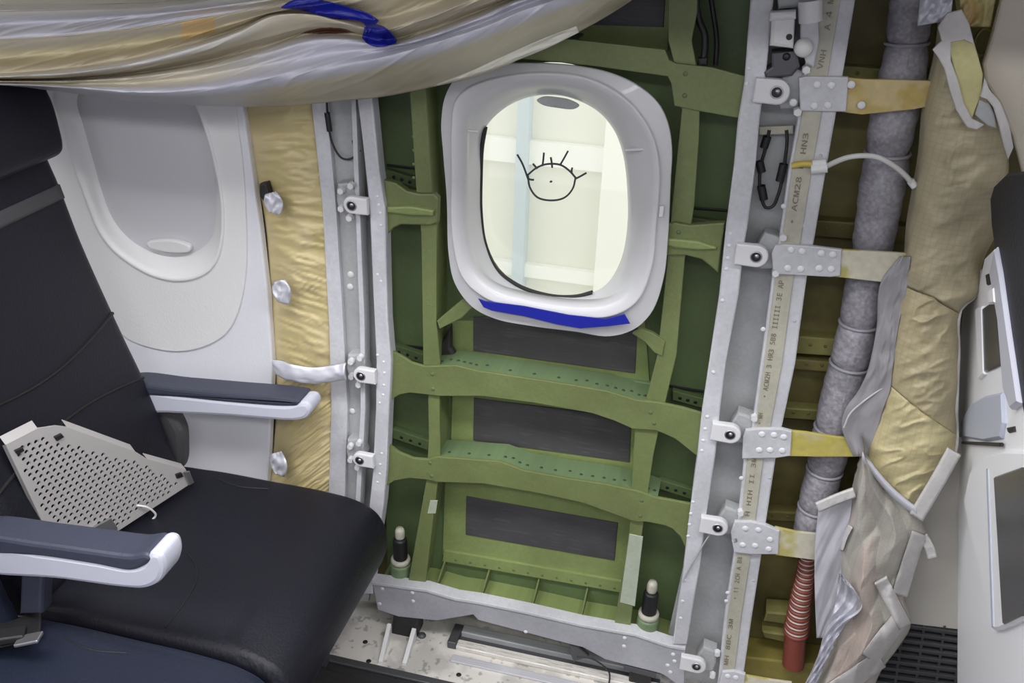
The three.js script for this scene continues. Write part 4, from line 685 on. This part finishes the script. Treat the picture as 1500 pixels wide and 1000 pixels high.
part('buckle_tongue', box(-0.02, 0.02, -0.003, 0.003, -0.012, 0.012, 0.002).rotateY(0.3).rotateZ(0.25).translate(...atY(42, 936, 0.572).toArray()), M.steel, belt, 'bright metal tongue');

// ---------- perforated plate on the seat ----------
const pp = thing('perforated_plate', 'bent grey perforated metal plate leaning on the dark window seat', 'metal plate', V(-0.75, 0.515, 0.3));
{
  const A = atY(165, 785, 0.52), B = atY(283, 700, 0.535), Cc = V(-0.80, 0.805, 0.459), n = B.clone().sub(A).cross(Cc.clone().sub(A)).normalize(); if (n.x < 0) n.negate();
  const out = [[8,651],[55,627],[82,623],[98,625],[198,661],[216,672],[272,687],[283,706],[168,781],[130,779],[67,775]];
  const holes = (pts) => {
    const inside = (x, y, m) => { for (let i = 0; i < pts.length; i++) { const a = pts[i], b = pts[(i + 1) % pts.length]; const d = (b.x - a.x) * (y - a.y) - (b.y - a.y) * (x - a.x), L = Math.hypot(b.x - a.x, b.y - a.y); if ((THREE.ShapeUtils.isClockWise(pts) ? -d : d) / L < m) return false; } return true; };
    const hs = [], pitch = 0.0128, ang = -0.1, cx = pts.reduce((s, p) => s + p.x, 0) / pts.length, cy = pts.reduce((s, p) => s + p.y, 0) / pts.length;
    for (let j = -30; j <= 30; j++) for (let i = -30; i <= 30; i++) { const u = (i + (j & 1) * 0.5) * pitch, v = j * pitch * 0.866, x = cx + u * Math.cos(ang) - v * Math.sin(ang), y = cy + u * Math.sin(ang) + v * Math.cos(ang); if (!inside(x, y, 0.0115)) continue; const h = []; for (let k = 0; k < 9; k++) h.push(new THREE.Vector2(x + 0.0045 * Math.cos(-k / 9 * 6.2832), y + 0.0045 * Math.sin(-k / 9 * 6.2832))); hs.push(h); }
    return hs;
  };
  part('perforated_sheet', plateOn(out, A, n, 0.0035, { holes, bevel: 0.0005 }), M.plateMetal, pp);
  const flange = (a, b, w, lean) => { const P = onPlane(a[0], a[1], A, n), Q = onPlane(b[0], b[1], A, n), d = n.clone().multiplyScalar(-w * 0.6).add(V(0, lean, 0)); return part('bent_flange', gridMesh(1, 1, (u, v) => ({ p: P.clone().lerp(Q, u).addScaledVector(d, v) }), null, (r) => r.p.clone().add(V(0, -0.002, 0))), M.plateMetal, pp); };
  flange([8,651],[55,627],0.02,0.012); flange([98,625],[198,661],0.02,0.012); flange([8,651],[67,775],0.018,-0.004); flange([216,672],[272,687],0.02,0.01);
  part('corner_bracket', plateOn([[122,778],[160,757],[170,772],[167,782],[140,786]], A, n, 0.006, { lift: 0.006 }), M.steel, pp, 'bare steel corner bracket');
  for (const q of [[[78,639],[88,634],[92,639],[82,645]], [[20,659],[31,654],[34,659],[24,665]], [[256,694],[264,691],[267,697],[258,700]]]) part('rubber_bumper', plateOn(q, A, n, 0.006, { lift: 0.005 }), M.black, pp, 'black rubber bumper');
  part('end_tab', plateOn([[266,690],[274,688],[281,705],[274,709]], A, n, 0.004, { lift: 0.008 }), M.steel, pp);
  const o = (x, y, l) => onPlane(x, y, A, n).addScaledVector(n, l);
  part('cable_tie', tube([o(198,739,0.004), o(207,739,0.012), o(216,744,0.014), o(222,752,0.012), o(219,762,0.004)], 0.0022, 24, 8), M.whiteBright, pp, 'white cable tie');
}

// ---------- seat in front, at the right edge ----------
const fs = thing('passenger_seat', 'white backed seat at the right edge with dark screen and pocket', 'seat', V(0.9, FLOOR, 0.3));
{
  const o = V(0.845, 0.336, 0.06), d = V(0.672 - 0.845, 1.273 - 0.336, 0).normalize(), n = V(-d.y, d.x, 0).normalize(); if (n.x > 0) n.negate();
  const P = (px, lift, depth, mat, name, lab, par) => part(name, plateOn(px, o.clone().addScaledVector(n, lift), n, depth, { bevel: Math.min(0.004, depth * 0.3) }), mat, par || fs, lab);
  P([[1402,1030],[1403,735],[1402,640],[1403,550],[1408,470],[1412,440],[1432,424],[1442,376],[1456,362],[1480,470],[1496,560],[1560,700],[1620,1030]], 0, 0.05, M.shell, 'seat_shell', 'white plastic seat shell');
  P([[1452,330],[1450,290],[1456,270],[1472,254],[1520,248],[1640,260],[1640,620],[1500,612],[1484,520],[1466,430]], 0.004, 0.12, M.leather, 'headrest', 'dark headrest');
  P([[1437,452],[1458,438],[1466,534],[1440,546]], 0.0045, 0.008, M.screen, 'screen', 'dark seat back screen');
  P([[1428,452],[1437,448],[1440,548],[1432,556]], 0.006, 0.008, M.shell, 'screen_bezel');
  P([[1406,618],[1420,592],[1440,580],[1466,574],[1468,620],[1464,642],[1440,646],[1408,640]], 0.006, 0.012, M.shellGrey, 'tray_latch_panel', 'blue grey panel under the screen');
  P([[1456,362],[1463,400],[1474,480],[1490,590],[1478,600],[1468,570],[1460,470],[1448,400]], 0.010, 0.014, M.armWhite, 'side_rail');
  P([[1408,646],[1464,648],[1464,654],[1408,650]], 0.008, 0.006, M.black, 'gap');
  const tr = P([[1411,735],[1420,690],[1440,668],[1470,660],[1500,660],[1560,690],[1600,930],[1500,905],[1462,922],[1452,922]], 0.010, 0.014, M.shell, 'tray_table', 'white folded tray table');
  P([[1455,698],[1494,684],[1540,690],[1560,900],[1493,902],[1468,914]], 0.013, 0.008, M.screen, 'literature_pocket', 'dark grey pocket', tr);
  P([[1444,686],[1447,686],[1455,918],[1452,918]], 0.0115, 0.004, M.shellGrey, 'groove', null, tr);
  P([[1446,424],[1454,420],[1456,444],[1447,446]], 0.012, 0.01, M.shell, 'hook', null);
  P([[1443,402],[1448,400],[1450,416],[1445,418]], 0.003, 0.006, M.black, 'slot', null);
  P([[1474,626],[1484,624],[1485,632],[1476,634]], 0.003, 0.006, M.black, 'slot', null);
  part('seat_cushion', box(0.86, 1.32, 0.38, 0.5, 0.06, 0.53, 0.04), M.leather, fs);
  for (const x of [0.92, 1.25]) for (const z of [0.14, 0.45]) part('leg', box(x - 0.02, x + 0.02, FLOOR, 0.4, z - 0.012, z + 0.012, 0.004), M.darkSteel, fs);
}

// ---------- floor fittings under the sill ----------
const hg = thing('hinge_fitting', 'black hinge block with two pale ribs under left end of sill beam', 'hinge', atY(590, 950, FLOOR));
part('block', plate([[576,900],[613,904],[609,943],[572,937]], 0.004, 0.05, { bevel: 0.004 }), M.black, hg);
for (const [a, b] of [[[571,930],[557,972]], [[610,926],[592,974]]]) {
  const A = atY(...a, FLOOR + 0.006), B = atY(...b, FLOOR + 0.006), n = V(-(B.z - A.z), 0, B.x - A.x).normalize(); if (n.x < 0) n.negate();
  part('rib', plateOn([A, B, B.clone().add(V(0, 0.006, 0)), A.clone().add(V(0, 0.036, 0))], A, n, 0.010, { lift: 0.005 }), M.whiteBright, hg);
}
part('bolt', domeG(0.01, 0.8).rotateX(-Math.PI / 2).translate(...atY(618, 931, FLOOR + 0.006).toArray()), M.darkSteel, hg);
const hg2 = thing('hinge_fitting', 'black hinge block under right end of sill beam, cut by frame bottom', 'hinge', atY(935, 1000, FLOOR));
part('block', plate([[922,980],[954,990],[950,1040],[918,1030]], 0.004, 0.05, { bevel: 0.004 }), M.black, hg2);
part('collar', plate([[914,974],[962,986],[960,994],[914,982]], 0.006, 0.05, { bevel: 0.003 }), M.darkSteel, hg2);
const track = thing('floor_track', 'pale ribbed metal floor track running below grey sill beam', 'track', atY(760, 950, FLOOR));
{
  const y = FLOOR + 0.006, x0 = -0.16, x1 = 0.3;
  part('rail', box(x0, x1, y, y + 0.016, -0.055, -0.03, 0.003), M.greyPaint, track);
  part('rail', box(x0, x1, y, y + 0.012, -0.012, 0.012, 0.003), M.sill, track);
  part('rail', box(x0, x1 + 0.04, y, y + 0.006, 0.03, 0.05, 0.002), M.white, track);
  part('slot', box(x0, x1, y, y + 0.003, -0.03, -0.012, 0.001), M.darkSteel, track);
  part('end_stop', box(x0 - 0.02, x0, y, y + 0.02, -0.05, 0.012, 0.003), M.darkSteel, track);
}
const hk = thing('wire_hook', 'small black hook with thin wire below the middle of sill beam', 'hook', atY(845, 960, FLOOR + 0.02));
part('hook', plate([[834,944],[848,948],[862,962],[840,970],[836,960]], 0.0, 0.012, { bevel: 0.003 }), M.darkSteel, hk);
part('wire', tube([[845,962],[865,964],[880,972],[892,984],[892,1004]].map(([x, y]) => at(x, y, 0.012)), 0.002, 30, 6), M.wire, hk);
struct('trim_9', box(-1.2, 0.8, FLOOR, FLOOR + 0.008, 0.103, 0.122, 0.003), M.darkSteel);
for (const [x, y, l] of [[535,940,'small black screw in dirty floor sill left of black hinge block'],[672,988,'small black screw at the worn outer edge of floor sill below hinge ribs'],[540,968,'small black screw in floor sill nearest the dark seat front']]) { const p = atY(x, y, FLOOR + 0.006); const m = part('floor_screw', domeG(0.006, 0.4).rotateX(-Math.PI / 2), M.black, null); m.position.copy(p); m.userData = { label: l, category: 'screw', kind: 'thing' }; }

renderer.render(scene, camera);
